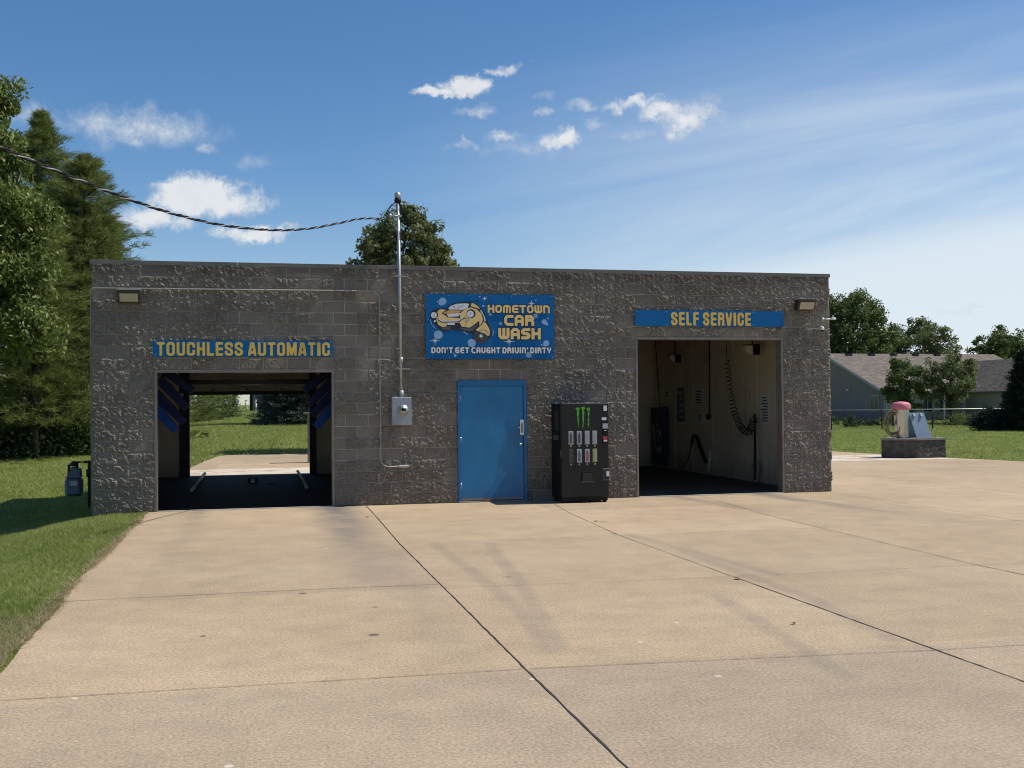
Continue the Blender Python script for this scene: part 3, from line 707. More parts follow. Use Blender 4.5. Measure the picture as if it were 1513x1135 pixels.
# blue steel door
a, b, t = OPEN[1]
fr = MB(); fr.box(a, a+.05, -.03, .12, .015, t); fr.box(b-.05, b, -.03, .12, .015, t); fr.box(a+.05, b-.05, -.029, .119, t-.10, t-.001)
fr.build('door_frame', M_frameblue, bld)
dr = MB(); dr.box(a+.055, b-.055, .002, .046, .03, t-.106, .003); door = dr.build('door', M_doorblue, bld)
h = MB(); h.box(b-.125, b-.052, -.034, -.006, 1.22, 1.50, .004); h.mi = 1; h.box(b-.10, b-.075, -.040, -.035, 1.26, 1.44); h.build('latch_guard', [M_steel, M_dgrey], door)
h = MB(); h.tube([(b-.13, .004, 1.045), (b-.13, -.05, 1.045)], .016); h.lathe((b-.13, -.07, 1.045), [(.004, -.03), (.024, -.018), (.03, 0), (.024, .018), (.004, .03)], 14); h.build('door_knob', M_steel, door)
h = MB(); h.tube([(b-.135, .004, 1.365), (b-.135, -.02, 1.365)], .022, 14); h.build('door_lock', M_steel, door)
for z in (.30, 1.14, 1.90):
    h = MB(); h.tube([(a+.053, -.012, z-.06), (a+.053, -.012, z+.06)], .009); h.build('hinge', M_steel, door)
h = MB(); h.box(a+.002, b-.002, -.045, .10, 0, .022, .003); h.build('door_sill', M_jamb, bld)
h = MB(); h.box(a+.06, b-.06, -.001, .0015, .032, .075); h.build('door_sweep', M_jamb, door)
# sectional door raised at the back of the automatic bay
sd_ = MB(); yy = YB-.27
for i, (z0, z1) in enumerate(((2.08, 2.18), (2.18, 2.34), (2.34, 2.48), (2.48, 2.62), (2.62, 2.70))):
    sd_.mi = (1, 0, 2, 0, 0)[i]; sd_.box(.95, 4.15, yy-.03*(i in (1, 3, 4)), yy+.045, z0+.002, z1-.002)
rd = sd_.build('raised_bay_door', [M_paper, M_brown, M_green_pane], bld)
for x in (1.6, 2.45, 3.3):
    h = MB(); h.box(x, x+.05, yy-.045, yy-.031, 2.20, 2.23); h.build('door_bolt', M_darkmetal, rd)
for xa_, xb_ in ((.80, 1.05), (4.03, 4.20)):
    tr = MB(); tr.box(xa_, xb_, yy-.10, yy+.02, 0, 2.75); tr.build('door_track', M_darkmetal, bld)

# ------------------------------------------------------------------ lettering
def seg_d(px, py, a, b):
    ax, ay = a; bx, by = b; vx, vy = bx-ax, by-ay; L = vx*vx+vy*vy
    t = np.clip(((px-ax)*vx+(py-ay)*vy)/L, 0, 1) if L > 0 else 0*px
    return np.hypot(px-ax-t*vx, py-ay-t*vy)
def glyph(ch, w, r, tech):
    """centre lines of a letter in a box w x 1, stroke half width r"""
    x0, x1, y0, y1 = r, w-r, r, 1-r; m = .5; B = 2; c = min(.16 if tech else .095, (w-2*r)*.45)
    def rr(pts): return pts
    O = [(x0+c, y0), (x1-c, y0), (x1, y0+c), (x1, y1-c), (x1-c, y1), (x0+c, y1), (x0, y1-c), (x0, y0+c), (x0+c, y0)]
    g = {
     'T': [[(-B, y1), (B+w, y1)], [(w/2, y1), (w/2, -B)]],
     'O': [O], '0': [O],
     'U': [[(x0, B), (x0, y0+c), (x0+c, y0), (x1-c, y0), (x1, y0+c), (x1, B)]],
     'H': [[(x0, -B), (x0, B)], [(x1, -B), (x1, B)], [(x0, m), (x1, m)]],
     'L': [[(x0, B), (x0, y0), (B+w, y0)]],
     'I': [[(w/2, -B), (w/2, B)]],
     'F': [[(x0, -B), (x0, y1), (B+w, y1)], [(x0, m), (w-.06, m)]],
     'D': [[(x0, y0), (x0, y1), (x1-c, y1), (x1, y1-c), (x1, y0+c), (x1-c, y0), (x0, y0)]],
     'P': [[(x0, -B), (x0, y1), (x1-c, y1), (x1, y1-c), (x1, m+c*.5), (x1-c, m-.02), (x0, m-.02)]],
     'R': [[(x0, -B), (x0, y1), (x1-c, y1), (x1, y1-c), (x1, m+c), (x1-c*.6, m+.03), (x0, m+.03)], [(x1-c*.6, m+.03), (x1, m-c), (x1, -B)]],
     'Y': [[(x0, B), (x0, .62), (w/2, .42), (w/2, -B)], [(x1, B), (x1, .62), (w/2, .42)]],
     "'": [[(w/2, B), (w/2, .74)]],
    }
    if tech:
        g['C'] = [[(B+w, y1), (x0+c, y1), (x0, y1-c), (x0, y0+c), (x0+c, y0), (B+w, y0)]]
        g['E'] = [[(B+w, y1), (x0+c, y1), (x0, y1-c), (x0, y0+c), (x0+c, y0), (B+w, y0)], [(x0, m), (w-.1, m)]]
        g['S'] = [[(B+w, y1), (x0+c, y1), (x0, y1-c*.7), (x0, m+c*.7), (x0+c, m), (x1-c, m), (x1, m-c*.7), (x1, y0+c*.7), (x1-c, y0), (-B, y0)]]
        g['A'] = [[(x0, -B), (x0, y1-c), (x0+c, y1), (x1-c, y1), (x1, y1-c), (x1, -B)], [(x0, m-.08), (x1, m-.08)]]
        g['M'] = [[(x0, -B), (x0, y1-c), (x0+c, y1), (x1-c, y1), (x1, y1-c), (x1, -B)], [(w/2, y1), (w/2, -B)]]
        g['N'] = [[(x0, -B), (x0, y1), (x1-c, y1), (x1, y1-c), (x1, -B)]]
        g['W'] = [[(x0, B), (x0, y0+c), (x0+c, y0), (x1-c, y0), (x1, y0+c), (x1, B)], [(w/2, B), (w/2, y0)]]
        g['V'] = g['U']
        g['G'] = [[(B+w, y1), (x0+c, y1), (x0, y1-c), (x0, y0+c), (x0+c, y0), (x1, y0), (x1, m), (w*.55, m)]]
    else:
        g['C'] = [[(x1, .66), (x1, y1-c), (x1-c, y1), (x0+c, y1), (x0, y1-c), (x0, y0+c), (x0+c, y0), (x1-c, y0), (x1, y0+c), (x1, .36)]]
        g['E'] = [[(B+w, y1), (x0, y1), (x0, y0), (B+w, y0)], [(x0, m), (w-.06, m)]]
        g['S'] = [[(x1, .70), (x1, y1-c), (x1-c, y1), (x0+c, y1), (x0, y1-c), (x0, m+.17), (x0+.02, m+.10), (x1-.02, m-.10), (x1, m-.17), (x1, y0+c), (x1-c, y0), (x0+c, y0), (x0, y0+c), (x0, .30)]]
        g['A'] = [[(x0-.04, -.05), (w/2-.03, 1.1)], [(x1+.04, -.05), (w/2+.03, 1.1)], [(x0+.05, .25), (x1-.05, .25)]]
        g['V'] = [[(x0-.04, 1.05), (w/2-.02, -.1)], [(x1+.04, 1.05), (w/2+.02, -.1)]]
        g['M'] = [[(x0, -B), (x0, B)], [(x1, -B), (x1, B)], [(x0+.02, 1.02), (w/2, .12)], [(x1-.02, 1.02), (w/2, .12)]]
    return g[ch]
def march(mb_, f, x0, x1, z0, z1, step, tf):
    nx_ = max(3, int((x1-x0)/step)+2); nz_ = max(3, int((z1-z0)/step)+2)
    xs_ = np.linspace(x0, x1, nx_); zs_ = np.linspace(z0, z1, nz_); XX, ZZ = np.meshgrid(xs_, zs_); D_ = f(XX, ZZ)
    for j in range(nz_-1):
        i = 0
        while i < nx_-1:
            d = [D_[j, i], D_[j, i+1], D_[j+1, i+1], D_[j+1, i]]
            if max(d) < 0:
                k = i
                while k+1 < nx_-1 and D_[j, k+2] < 0 and D_[j+1, k+2] < 0: k += 1
                mb_.add([tf(xs_[i], zs_[j]), tf(xs_[k+1], zs_[j]), tf(xs_[k+1], zs_[j+1]), tf(xs_[i], zs_[j+1])], [(0, 1, 2, 3)]); i = k+1; continue
            if min(d) < 0:
                P = [(xs_[i], zs_[j]), (xs_[i+1], zs_[j]), (xs_[i+1], zs_[j+1]), (xs_[i], zs_[j+1])]; out = []
                for k in range(4):
                    a_, b_ = P[k], P[(k+1) % 4]; da, db = d[k], d[(k+1) % 4]
                    if da < 0: out.append(a_)
                    if (da < 0) != (db < 0):
                        t_ = da/(da-db); out.append((a_[0]+(b_[0]-a_[0])*t_, a_[1]+(b_[1]-a_[1])*t_))
                if len(out) > 2: mb_.add([tf(*q) for q in out], [tuple(range(len(out)))])
            i += 1
WID = {'I': .42, "'": .36, 'M': 1.25, 'W': 1.25, 'L': .86, 'F': .88, 'E': .9, 'T': .95}
WIDT = {'I': .38, "'": .34, 'M': 1.2, 'W': 1.2}
def text(mb_, s, X0, X1, Z0, Z1, y, r, gap, tech=False, grow=0.0, space=.62, res=16):
    H = Z1-Z0; wd = WIDT if tech else WID
    units = sum(space if ch == ' ' else wd.get(ch, 1.0) for ch in s); n = sum(1 for a_, b_ in zip(s[:-1], s[1:]) if a_ != ' ' and b_ != ' ')
    w1 = ((X1-X0)/H-gap*n)/units; x = 0
    for k, ch in enumerate(s):
        if ch == ' ': x += space*w1; continue
        w = w1*wd.get(ch, 1.0); rr_ = min(r, w*.5) if ch in "I'" else r
        if ch in "I'": rr_ = w*.5
        G = glyph(ch, w, rr_, tech)
        def f(px, pz, G=G, w=w, rr_=rr_):
            d = np.full(px.shape, 9.)
            for pl in G:
                for a_, b_ in zip(pl[:-1], pl[1:]): d = np.minimum(d, seg_d(px, pz, a_, b_))
            d = d-rr_
            bx = np.maximum(np.maximum(-px, px-w), np.maximum(-pz, pz-1))
            return np.maximum(d, bx)-grow
        march(mb_, f, -grow-.02, w+grow+.02, -grow-.02, 1+grow+.02, 1/res, lambda a_, b_, x=x: (X0+(x+a_)*H, y, Z0+b_*H))
        x += w+(gap if k+1 < len(s) and s[k+1] != ' ' else 0)
def screws(x0, x1, z0, z1, y, n, t_):
    for i in range(n):
        x = x0+.04+(x1-x0-.08)*i/(n-1)
        for z in (z0+.03, z1-.03):
            m_ = MB(); m_.tube([(x, y, z), (x, y-.004, z)], .009, 6); m_.build('screw', M_screw, t_)
def strip_sign(name, label, x0, x1, z0, z1, s, tx0, tx1, tz0, tz1):
    t_ = thing(name, label, 'sign', ((x0+x1)/2, -.05, z0))
    b_ = MB(); b_.box(x0, x1, -.075, -.062, z0, z1); b_.build('sign_board', M_signblue, t_)
    q = MB(); text(q, s, tx0+.006, tx1+.006, tz0-.006, tz1-.006, -.0765, .096, .11, grow=.012); q.build('letter_shadow', M_navy, t_)
    q = MB(); text(q, s, tx0, tx1, tz0, tz1, -.078, .096, .11); q.build('lettering', M_gold, t_)
    screws(x0, x1, z0, z1, -.075, 6, t_)
    q = MB()
    for i in range(4):
        q = MB(); q.box(x0+.1+(x1-x0-.3)*i/3, x0+.16+(x1-x0-.3)*i/3, -.0615, .0, z0+.08, z0+.16); q.build('mounting_block', M_darkmetal, t_)
    return t_
strip_sign('bay_sign', 'blue strip sign lettered TOUCHLESS AUTOMATIC in gold over the left bay', .989, 4.054, 2.665, 2.944, 'TOUCHLESS AUTOMATIC', 1.056, 4.00, 2.682, 2.922)
strip_sign('bay_sign', 'blue strip sign lettered SELF SERVICE in gold over the right bay', 9.728, 12.808, 3.255, 3.560, 'SELF SERVICE', 10.455, 12.11, 3.272, 3.530)

# main sign, artwork laid out on a 1192 x 605 drawing grid
hx0, hx1, hz0, hz1 = 5.72, 8.136, 2.627, 3.818
sg = thing('main_sign', 'large blue HOMETOWN CAR WASH sign with a cartoon car and bubbles', 'sign', ((hx0+hx1)/2, -.05, hz0))
q = MB(); q.box(hx0, hx1, -.075, -.062, hz0, hz1); q.build('sign_board', M_signblue, sg)
q = MB()
for i in range(5):
    q = MB(); q.box(hx0+.1+.54*i, hx0+.16+.54*i, -.0615, .0, hz0+.2, hz1-.2); q.build('mounting_block', M_darkmetal, sg)
screws(hx0, hx1, hz0, hz1, -.075, 7, sg)
def sx_(x): return hx0+(x-180)/1192*(hx1-hx0)
def sz_(y): return hz1-(y-95)/605*(hz1-hz0)
def T3(x, y): return 126+.611*x, 31.5+.611*y         # detail grid of the car
LAY = [0]
def flat(q, pts, y, grid3=True):
    P = [T3(*p) if grid3 else p for p in pts]; q.add([(sx_(a_), y, sz_(b_)) for a_, b_ in P], [tuple(range(len(P)))])
def disc(q, x, y_, r, y, n=18, a0=0): q.add([(sx_(x+r*math.cos(2*math.pi*k/n)), y, sz_(y_+r*math.sin(2*math.pi*k/n))) for k in range(n)], [tuple(range(n))])
def stroke(q, pts, w, y, grid3=True):
    P = [T3(*p) if grid3 else p for p in pts]; P = [Vector(p) for p in P]
    for a_, b_ in zip(P[:-1], P[1:]):
        d = (b_-a_).normalized(); nrm = Vector((-d.y, d.x))*w/2; y -= .00004
        vs = [a_-d*w*.2+nrm, a_-d*w*.2-nrm, b_+d*w*.2-nrm, b_+d*w*.2+nrm]
        q.add([(sx_(v.x), y, sz_(v.y)) for v in vs], [(0, 1, 2, 3)])
q = MB()
bub_ = [(335, 165, 34), (318, 185, 20), (290, 170, 8), (675, 118, 8), (708, 205, 10), (770, 282, 14), (1200, 145, 8), (1195, 293, 22), (1278, 348, 25), (1300, 368, 15), (1315, 317, 8), (867, 367, 14), (293, 475, 40), (535, 445, 14), (552, 467, 8), (598, 550, 38), (1295, 550, 28), (1278, 568, 12), (1253, 566, 8), (1128, 660, 27), (445, 667, 14), (430, 645, 6), (740, 118, 4), (205, 330, 4)]
for i, (x, y, r) in enumerate(bub_):
    q = MB(); disc(q, x, y, r, -.0758-.00008*i); q.build('bubble', M_bubble, sg)
car = [M_navy, M_tan, M_white, M_hood, M_dgrey]
q = MB(); Y0 = -.0785
def L(i): return Y0-.0006*i
q.mi = 0
flat(q, [(150, 420), (170, 365), (245, 335), (330, 318), (395, 328), (425, 290), (500, 248), (640, 220), (790, 225), (885, 275), (965, 380), (1005, 500), (1055, 600), (1075, 740), (1040, 775), (1000, 835), (920, 862), (850, 842), (800, 790), (790, 712), (700, 690), (620, 662), (560, 668), (480, 640), (440, 668), (350, 682), (290, 645), (238, 580), (195, 530), (160, 470)], L(0))
q.mi = 4; flat(q, [(300, 605), (470, 595), (455, 650), (355, 660)], L(1)); flat(q, [(610, 612), (760, 625), (870, 535), (870, 570), (790, 665), (700, 672), (620, 645)], L(1)); disc(q, *T3(912, 752), 62, L(1))
q.mi = 0; disc(q, *T3(912, 752), 46, L(2)); q.mi = 4; disc(q, *T3(912, 752), 34, L(3)); q.mi = 2; disc(q, *T3(912, 742), 14, L(4))
q.mi = 1
flat(q, [(245, 500), (255, 400), (275, 355), (320, 338), (390, 350), (325, 395), (330, 410), (395, 440), (400, 460), (590, 470), (590, 545), (400, 540), (395, 600), (330, 604), (272, 575)], L(2))
flat(q, [(600, 462), (598, 400), (680, 330), (760, 306), (850, 335), (920, 400), (942, 480), (935, 530), (890, 590), (890, 508), (820, 560), (765, 602), (735, 615), (622, 600), (598, 548)], L(3))
flat(q, [(940, 545), (960, 520), (1000, 560), (1045, 640), (1048, 725), (1020, 745), (960, 700), (870, 672), (832, 652), (900, 590)], L(3))
flat(q, [(770, 243), (800, 240), (878, 292), (900, 335), (850, 312), (765, 290)], L(3))
q.mi = 3; flat(q, [(330, 398), (435, 352), (628, 356), (585, 388), (450, 412)], L(4))
q.mi = 2
flat(q, [(425, 322), (470, 280), (560, 252), (690, 246), (740, 252), (712, 318), (640, 345), (440, 342)], L(3))
flat(q, [(900, 345), (925, 352), (975, 450), (985, 520), (962, 510), (945, 430)], L(4))
flat(q, [(398, 418), (602, 392), (578, 445), (425, 452)], L(4)); flat(q, [(405, 530), (520, 530), (518, 577), (408, 577)], L(5))
q.mi = 0
stroke(q, [(268, 492), (330, 528), (560, 524), (665, 462)], 17, L(5)); stroke(q, [(945, 400), (958, 500), (930, 560), (895, 590)], 4, L(5)); stroke(q, [(700, 515), (680, 590)], 3, L(5))
stroke(q, [(870, 672), (930, 645), (990, 660), (1030, 715)], 4, L(5)); stroke(q, [(540, 252), (690, 218), (860, 205)], 4, L(5)); stroke(q, [(480, 280), (520, 300), (525, 342)], 4, L(5)); stroke(q, [(560, 345), (590, 300), (650, 280)], 4, L(5))
disc(q, *T3(862, 205), 9, L(6)); disc(q, *T3(215, 425), 36, L(5)); disc(q, *T3(765, 402), 42, L(5)); disc(q, *T3(222, 520), 14, L(5)); disc(q, *T3(705, 495), 15, L(5))
q.mi = 2
stroke(q, [(278, 492), (335, 520), (560, 516), (650, 464)], 9, L(7)); disc(q, *T3(210, 430), 28, L(7)); disc(q, *T3(755, 408), 32, L(7)); disc(q, *T3(222, 521), 10, L(7)); disc(q, *T3(705, 495), 10, L(7))
q.mi = 0; stroke(q, [(210, 405), (214, 455)], 4, L(8)); stroke(q, [(762, 385), (748, 430)], 4, L(8))
q.build('car_emblem', car, sg)
q = MB()
for (x, y, r) in ((262, 530, 55), (943, 535, 62), (720, 135, 26), (1157, 175, 36)):
    for k in range(8):
        a_ = math.pi*k/4; rr_ = r*(1 if k % 2 == 0 else .5); dx, dy = math.cos(a_), math.sin(a_); w = 4; yy = -.0872-.00006*k
        q.add([(sx_(x-dy*w), yy, sz_(y+dx*w)), (sx_(x+dy*w), yy, sz_(y-dx*w)), (sx_(x+dx*rr_), yy, sz_(y+dy*rr_))], [(0, 1, 2)])
    q.build('sparkle', M_white, sg); q = MB()
for pl_ in ([(155, 500), (175, 570), (235, 635)], [(1095, 640), (1100, 700), (1090, 740)]):
    q = MB(); stroke(q, pl_, 3, -.0860); q.build('speed_mark', M_white, sg)
rows = [('HOMETOWN', 747, 1330, 268, 192, .125, .12), ('CAR', 900, 1182, 388, 285, .135, .10), ('WASH', 843, 1243, 515, 408, .135, .10)]
qo = MB(); qg = MB()
for (s, xa, xb, yb, yt, r, gap) in rows:
    text(qo, s, sx_(xa), sx_(xb), sz_(yb), sz_(yt), -.0830, r, gap, True, grow=.07); text(qg, s, sx_(xa), sx_(xb), sz_(yb), sz_(yt), -.0850, r, gap, True)
qo.build('letter_outline', M_navy, sg); qg.build('lettering', M_tan, sg)
s = "DON'T GET CAUGHT DRIVIN' DIRTY"
qo = MB(); qg = MB()
text(qo, s, sx_(230), sx_(1342), sz_(650), sz_(590), -.0832, .115, .14, True, grow=.06, space=.5, res=10); text(qg, s, sx_(228), sx_(1340), sz_(647), sz_(590), -.0852, .115, .14, True, space=.5, res=12)
qo.build('slogan_outline', M_navy, sg); qg.build('slogan', M_white, sg)

for o in list(COL.objects):                     # the boards hang close to the block face
    if o.get('category') == 'sign' and o.name.split('.')[0] in ('bay_sign', 'main_sign'): o.location.y += .014

# ------------------------------------------------------------------ fittings on the front wall
def wall_lamp(x0, x1, z0, z1, label, skew):
    t_ = thing('wall_lamp', label, 'wall lamp', ((x0+x1)/2, -.03, z0), group='wall pack lamps high on the front wall')
    yb, yf = -.03, -.21
    m_ = MB(); m_.prism([(x0, yb, z0), (x0, yf+.07, z0), (x0, yf, z1-.055), (x0, yf-.01, z1-.02), (x0, yb, z1-.02)], (x1-x0, 0, 0)); m_.build('lamp_housing', M_bronze, t_)
    m_ = MB(); m_.obox((x0+.035, yf+.065-.004, z0+.018), (x1-x0-.07, 0, 0), (0, -.062, z1-z0-.10), (0, -.012, -.003)); m_.build('lamp_lens', M_lens, t_)
    m_ = MB(); m_.obox((x0-.008, yb-.001, z1-.018), (x1-x0+.016, 0, 0), (0, -.185, -.004), (0, 0, .012)); m_.build('lamp_hood', M_lamptop, t_)
    return t_
wall_lamp(.432, .80, 3.585, 3.815, 'square wall lamp high on the wall above the left bay sign', 0)
wall_lamp(13.06, 13.43, 3.585, 3.815, 'square wall lamp high on the wall right of the SELF SERVICE sign', 1)
# conduit along the top left and down
def arc(c, r, a0, a1, n=6, y=-.05): return [(c[0]+r*math.cos(R_(a0+(a1-a0)*k/n)), y, c[1]+r*math.sin(R_(a0+(a1-a0)*k/n))) for k in range(n+1)]
t_ = thing('electrical_conduit', 'thin grey conduit running along the left wall top and down beside the meter', 'conduit', (2.5, -.05, 3.8))
m_ = MB(); m_.tube([(-.022, .06, .05), (-.022, .06, 3.66), (-.022, .03, 3.76), (-.012, -.02, 3.81), (.03, -.048, 3.835)]+[(2.4, -.052, 3.842), (4.72, -.05, 3.852)]+arc((4.735, 3.70), .15, 88, 0)+[(4.887, -.05, 2.2), (4.89, -.05, .85)]+arc((5.03, .83), .14, 180, 270)+[(5.22, -.05, .69)], .0125, 7)
m_.build('conduit_pipe', M_galvdull, t_)
for (x, z) in ((1.2, 3.845), (2.9, 3.846), (4.3, 3.85)): m_ = MB(); m_.box(x-.012, x+.012, -.068, -.0, z-.03, z+.022); m_.build('conduit_strap', M_galvdull, t_)
for z in (3.2, 2.2, 1.3): m_ = MB(); m_.box(4.86, 4.915, -.068, -.0, z-.012, z+.012); m_.build('conduit_strap', M_galvdull, t_)
m_ = MB(); m_.box(5.20, 5.40, -.075, -.02, .665, .715, .01); m_.build('conduit_fitting', M_galv, t_)
# meter box and service mast
t_ = thing('electric_meter', 'grey metal electric meter box with round dial under the mast', 'electric meter', (5.26, -.03, 1.43))
m_ = MB(); m_.box(5.085, 5.435, -.15, -.03, 1.435, 1.935, .008); m_.box(5.075, 5.445, -.156, -.10, 1.44, 1.452); m_.build('meter_box', M_meter, t_)
m_ = MB()
for (r, y0, y1) in ((.095, -.165, -.1505), (.082, -.20, -.1655), (.070, -.225, -.2005)):
    m_.tube([(5.285, y0, 1.705), (5.285, y1, 1.705)], r, 24)
m_.build('meter_dial', M_galv, t_)
m_ = MB(); m_.box(5.245, 5.325, -.2285, -.2255, 1.69, 1.74); m_.build('meter_display', M_blackmat, t_)
t_ = thing('service_mast', 'tall steel service mast rising above the roof with a weatherhead', 'mast', (5.24, -.10, 1.94))
m_ = MB(); m_.tube([(5.262, -.10, 1.936), (5.225, -.10, 5.53)], .030, 12); m_.build('mast_pipe', M_galv, t_)
m_ = MB(); m_.tube([(5.262, -.10, 1.937), (5.26, -.10, 2.06)], .042, 12); m_.build('pipe_coupling', M_galvdull, t_)
m_ = MB(); m_.tube([(5.256, -.10, 2.55), (5.255, -.10, 2.66)], .040, 12); m_.build('pipe_coupling', M_galvdull, t_)
for z, x in ((2.45, 5.255), (4.12, 5.24)): m_ = MB(); m_.box(x-.10, x+.17, -.055, .0, z-.012, z+.012); m_.box(x-.05, x+.05, -.14, -.13, z-.014, z+.014); m_.build('mast_strap', M_galvdull, t_)
m_ = MB(); m_.lathe((5.222, -.10, 5.50), [(.040, .03), (.055, .04), (.062, .08), (.052, .115), (.03, .138), (.004, .145)], 14); m_.build('weatherhead', M_galv, t_)
m_ = MB(); m_.lathe((5.222, -.10, 5.44), [(.034, 0), (.060, .015), (.064, .06), (.05, .09)], 14); m_.build('weatherhead_insert', M_blackmat, t_)
m_ = MB(); m_.box(5.17, 5.285, -.15, -.06, 5.19, 5.225); m_.tube([(5.225, -.15, 5.21), (5.12, -.20, 5.19)], .009); m_.lathe((5.07, -.20, 5.16), [(.02, 0), (.035, .02), (.035, .05), (.02, .07)], 10); m_.build('mast_clamp', M_galv, t_)
A0 = Vector((5.02, -.20, 5.13))
t_ = thing('service_cable', 'black twisted overhead service cable sagging from the left to the mast', 'cable', A0)
Bp = Vector(at(0, 218, 9.6).tolist())
nrm = np.array([(Bp-A0).y, -(Bp-A0).x, 0.]); nrm /= np.linalg.norm(nrm)
pts = []
for (px, py) in [(-140, 150), (-60, 193), (0, 218), (65, 245), (135, 273), (200, 298), (260, 317), (330, 333), (400, 340), (455, 338), (500, 330), (535, 323)]:
    d = ray(px, py); tt_ = float((np.array(A0)-CAM)@nrm/(d@nrm)); pts.append(Vector((CAM+d*tt_).tolist()))
pts.append(A0)
dense = []
for i in range(len(pts)-1):
    p0 = pts[max(i-1, 0)]; p1 = pts[i]; p2 = pts[i+1]; p3 = pts[min(i+2, len(pts)-1)]
    n = max(3, int((p2-p1).length/.035))
    for k in range(n):
        u = k/n; dense.append(.5*((2*p1)+(-p0+p2)*u+(2*p0-5*p1+4*p2-p3)*u*u+(-p0+3*p1-3*p2+p3)*u**3))
dense.append(A0)
m_ = MB(); Ls = 0
strands = [[], [], []]
for i, p in enumerate(dense):
    if i: Ls += (p-dense[i-1]).length
    d = (dense[min(i+1, len(dense)-1)]-dense[max(i-1, 0)]).normalized(); s_ = d.cross(Vector((0, 0, 1))).normalized(); u_ = s_.cross(d)
    for k in range(3):
        a_ = Ls*2*math.pi/.42+k*2*math.pi/3; strands[k].append(p+(s_*math.cos(a_)+u_*math.sin(a_))*.0095)
for k in range(2): m_.tube(strands[k], .0095, 5)
m_.build('insulated_strand', M_blackmat, t_)
m_ = MB(); m_.tube(strands[2], .0060, 5); m_.build('bare_strand', M_galv, t_)
def bez(pts, n=18):
    out = []
    P = [Vector(p) for p in pts]
    for i in range(len(P)-1):
        p0 = P[max(i-1, 0)]; p1 = P[i]; p2 = P[i+1]; p3 = P[min(i+2, len(P)-1)]
        for k in range(n):
            u = k/n; out.append(.5*((2*p1)+(-p0+p2)*u+(2*p0-5*p1+4*p2-p3)*u*u+(-p0+3*p1-3*p2+p3)*u**3))
    out.append(P[-1]); return out
t_ = thing('drip_loops', 'loose black wire loops hanging around the weatherhead', 'cable', (5.22, -.12, 5.1))
for k, lp in enumerate([[(5.20, -.13, 5.46), (5.07, -.16, 5.36), (4.99, -.18, 5.20), (4.98, -.2, 5.05), (5.05, -.2, 4.92), (5.14, -.18, 4.86), (5.20, -.17, 4.85)],
           [(5.20, -.13, 5.47), (5.10, -.16, 5.38), (5.03, -.18, 5.24), (5.01, -.2, 5.12), (5.07, -.2, 4.97), (5.15, -.18, 4.88), (5.22, -.17, 4.90)],
           [(5.02, -.2, 5.13), (5.06, -.2, 5.04), (5.13, -.19, 4.95), (5.2, -.18, 4.86)],
           [(5.24, -.13, 5.46), (5.31, -.12, 5.32), (5.38, -.1, 5.22), (5.43, -.1, 5.14), (5.42, -.12, 5.04), (5.37, -.13, 4.95), (5.30, -.13, 4.86)],
           [(5.24, -.13, 5.45), (5.29, -.12, 5.30), (5.36, -.1, 5.19), (5.415, -.1, 5.10), (5.39, -.12, 5.00), (5.32, -.13, 4.93), (5.24, -.14, 4.87)],
           [(5.27, -.13, 4.98), (5.33, -.13, 4.93), (5.37, -.13, 4.99), (5.41, -.12, 5.05)]]):
    m_ = MB(); m_.tube(bez(lp), .0075 if k != 5 else .012, 6); m_.build('wire_loop', M_blackmat, t_)
# cameras at the right corner
t_ = thing('security_camera', 'white arm camera on a round grey base at the right corner', 'camera', (13.66, -.03, 3.41), group='security cameras at the right corner')
m_ = MB(); m_.tube([(13.655, -.03, 3.405), (13.655, -.075, 3.405)], .042, 16); m_.build('camera_base', M_meter, t_)
m_ = MB(); m_.tube([(13.68, -.07, 3.415), (13.80, -.10, 3.425)], .014, 8); m_.tube([(13.79, -.10, 3.423), (13.90, -.12, 3.425)], .022, 10); m_.tube([(13.85, -.1, 3.43), (13.85, -.1, 3.49)], .009, 6); m_.build('camera_arm', M_whiteplas, t_)
t_ = thing('security_camera', 'small white dome camera below the arm camera at the right corner', 'camera', (13.62, -.03, 3.19), group='security cameras at the right corner')
m_ = MB(); m_.tube([(13.62, -.02, 3.26), (13.62, -.07, 3.25)], .03, 12); m_.lathe((13.62, -.09, 3.20), [(.036, .0), (.040, .02), (.036, .05), (.02, .07)], 14); m_.build('camera_body', M_whiteplas, t_)
m_ = MB(); m_.lathe((13.62, -.09, 3.165), [(.006, 0), (.024, .008), (.033, .03), (.033, .034)], 14); m_.build('camera_dome', M_black, t_)

# ------------------------------------------------------------------ vending machine
vx0, vx1, vy0, vy1, vz1 = 8.06, 8.95, -.76, -.06, 1.80
t_ = thing('vending_machine', 'tall black drinks vending machine with green claw mark', 'vending machine', ((vx0+vx1)/2, (vy0+vy1)/2, 0))
m_ = MB(); m_.box(vx0+.004, vx1-.004, vy0+.10, vy1, .07, vz1-.004, .006); cab = m_.build('cabinet', M_blackmat, t_)
m_ = MB(); m_.box(vx0, vx1, vy0, vy0+.095, .10, vz1, .012); dr_ = m_.build('front_door', M_black, t_)
m_ = MB()
for x in (vx0+.03, vx1-.09):
    for y in (vy0+.06, vy1-.12): m_.box(x, x+.06, y, y+.06, .003, .07)
m_.box(vx0+.02, vx1-.02, vy0+.03, vy0+.06, .03, .10); m_.box(vx0+.36, vx0+.46, vy0-.03, vy0+.03, .004, .035); m_.build('base_feet', M_blackmat, t_)
def fx(x): return vx0+(x-165)/505*(vx1-vx0)
def fz_(y): return vz1-(y-65)/1010*(vz1-.02)
yf = vy0-.002
m_ = MB()
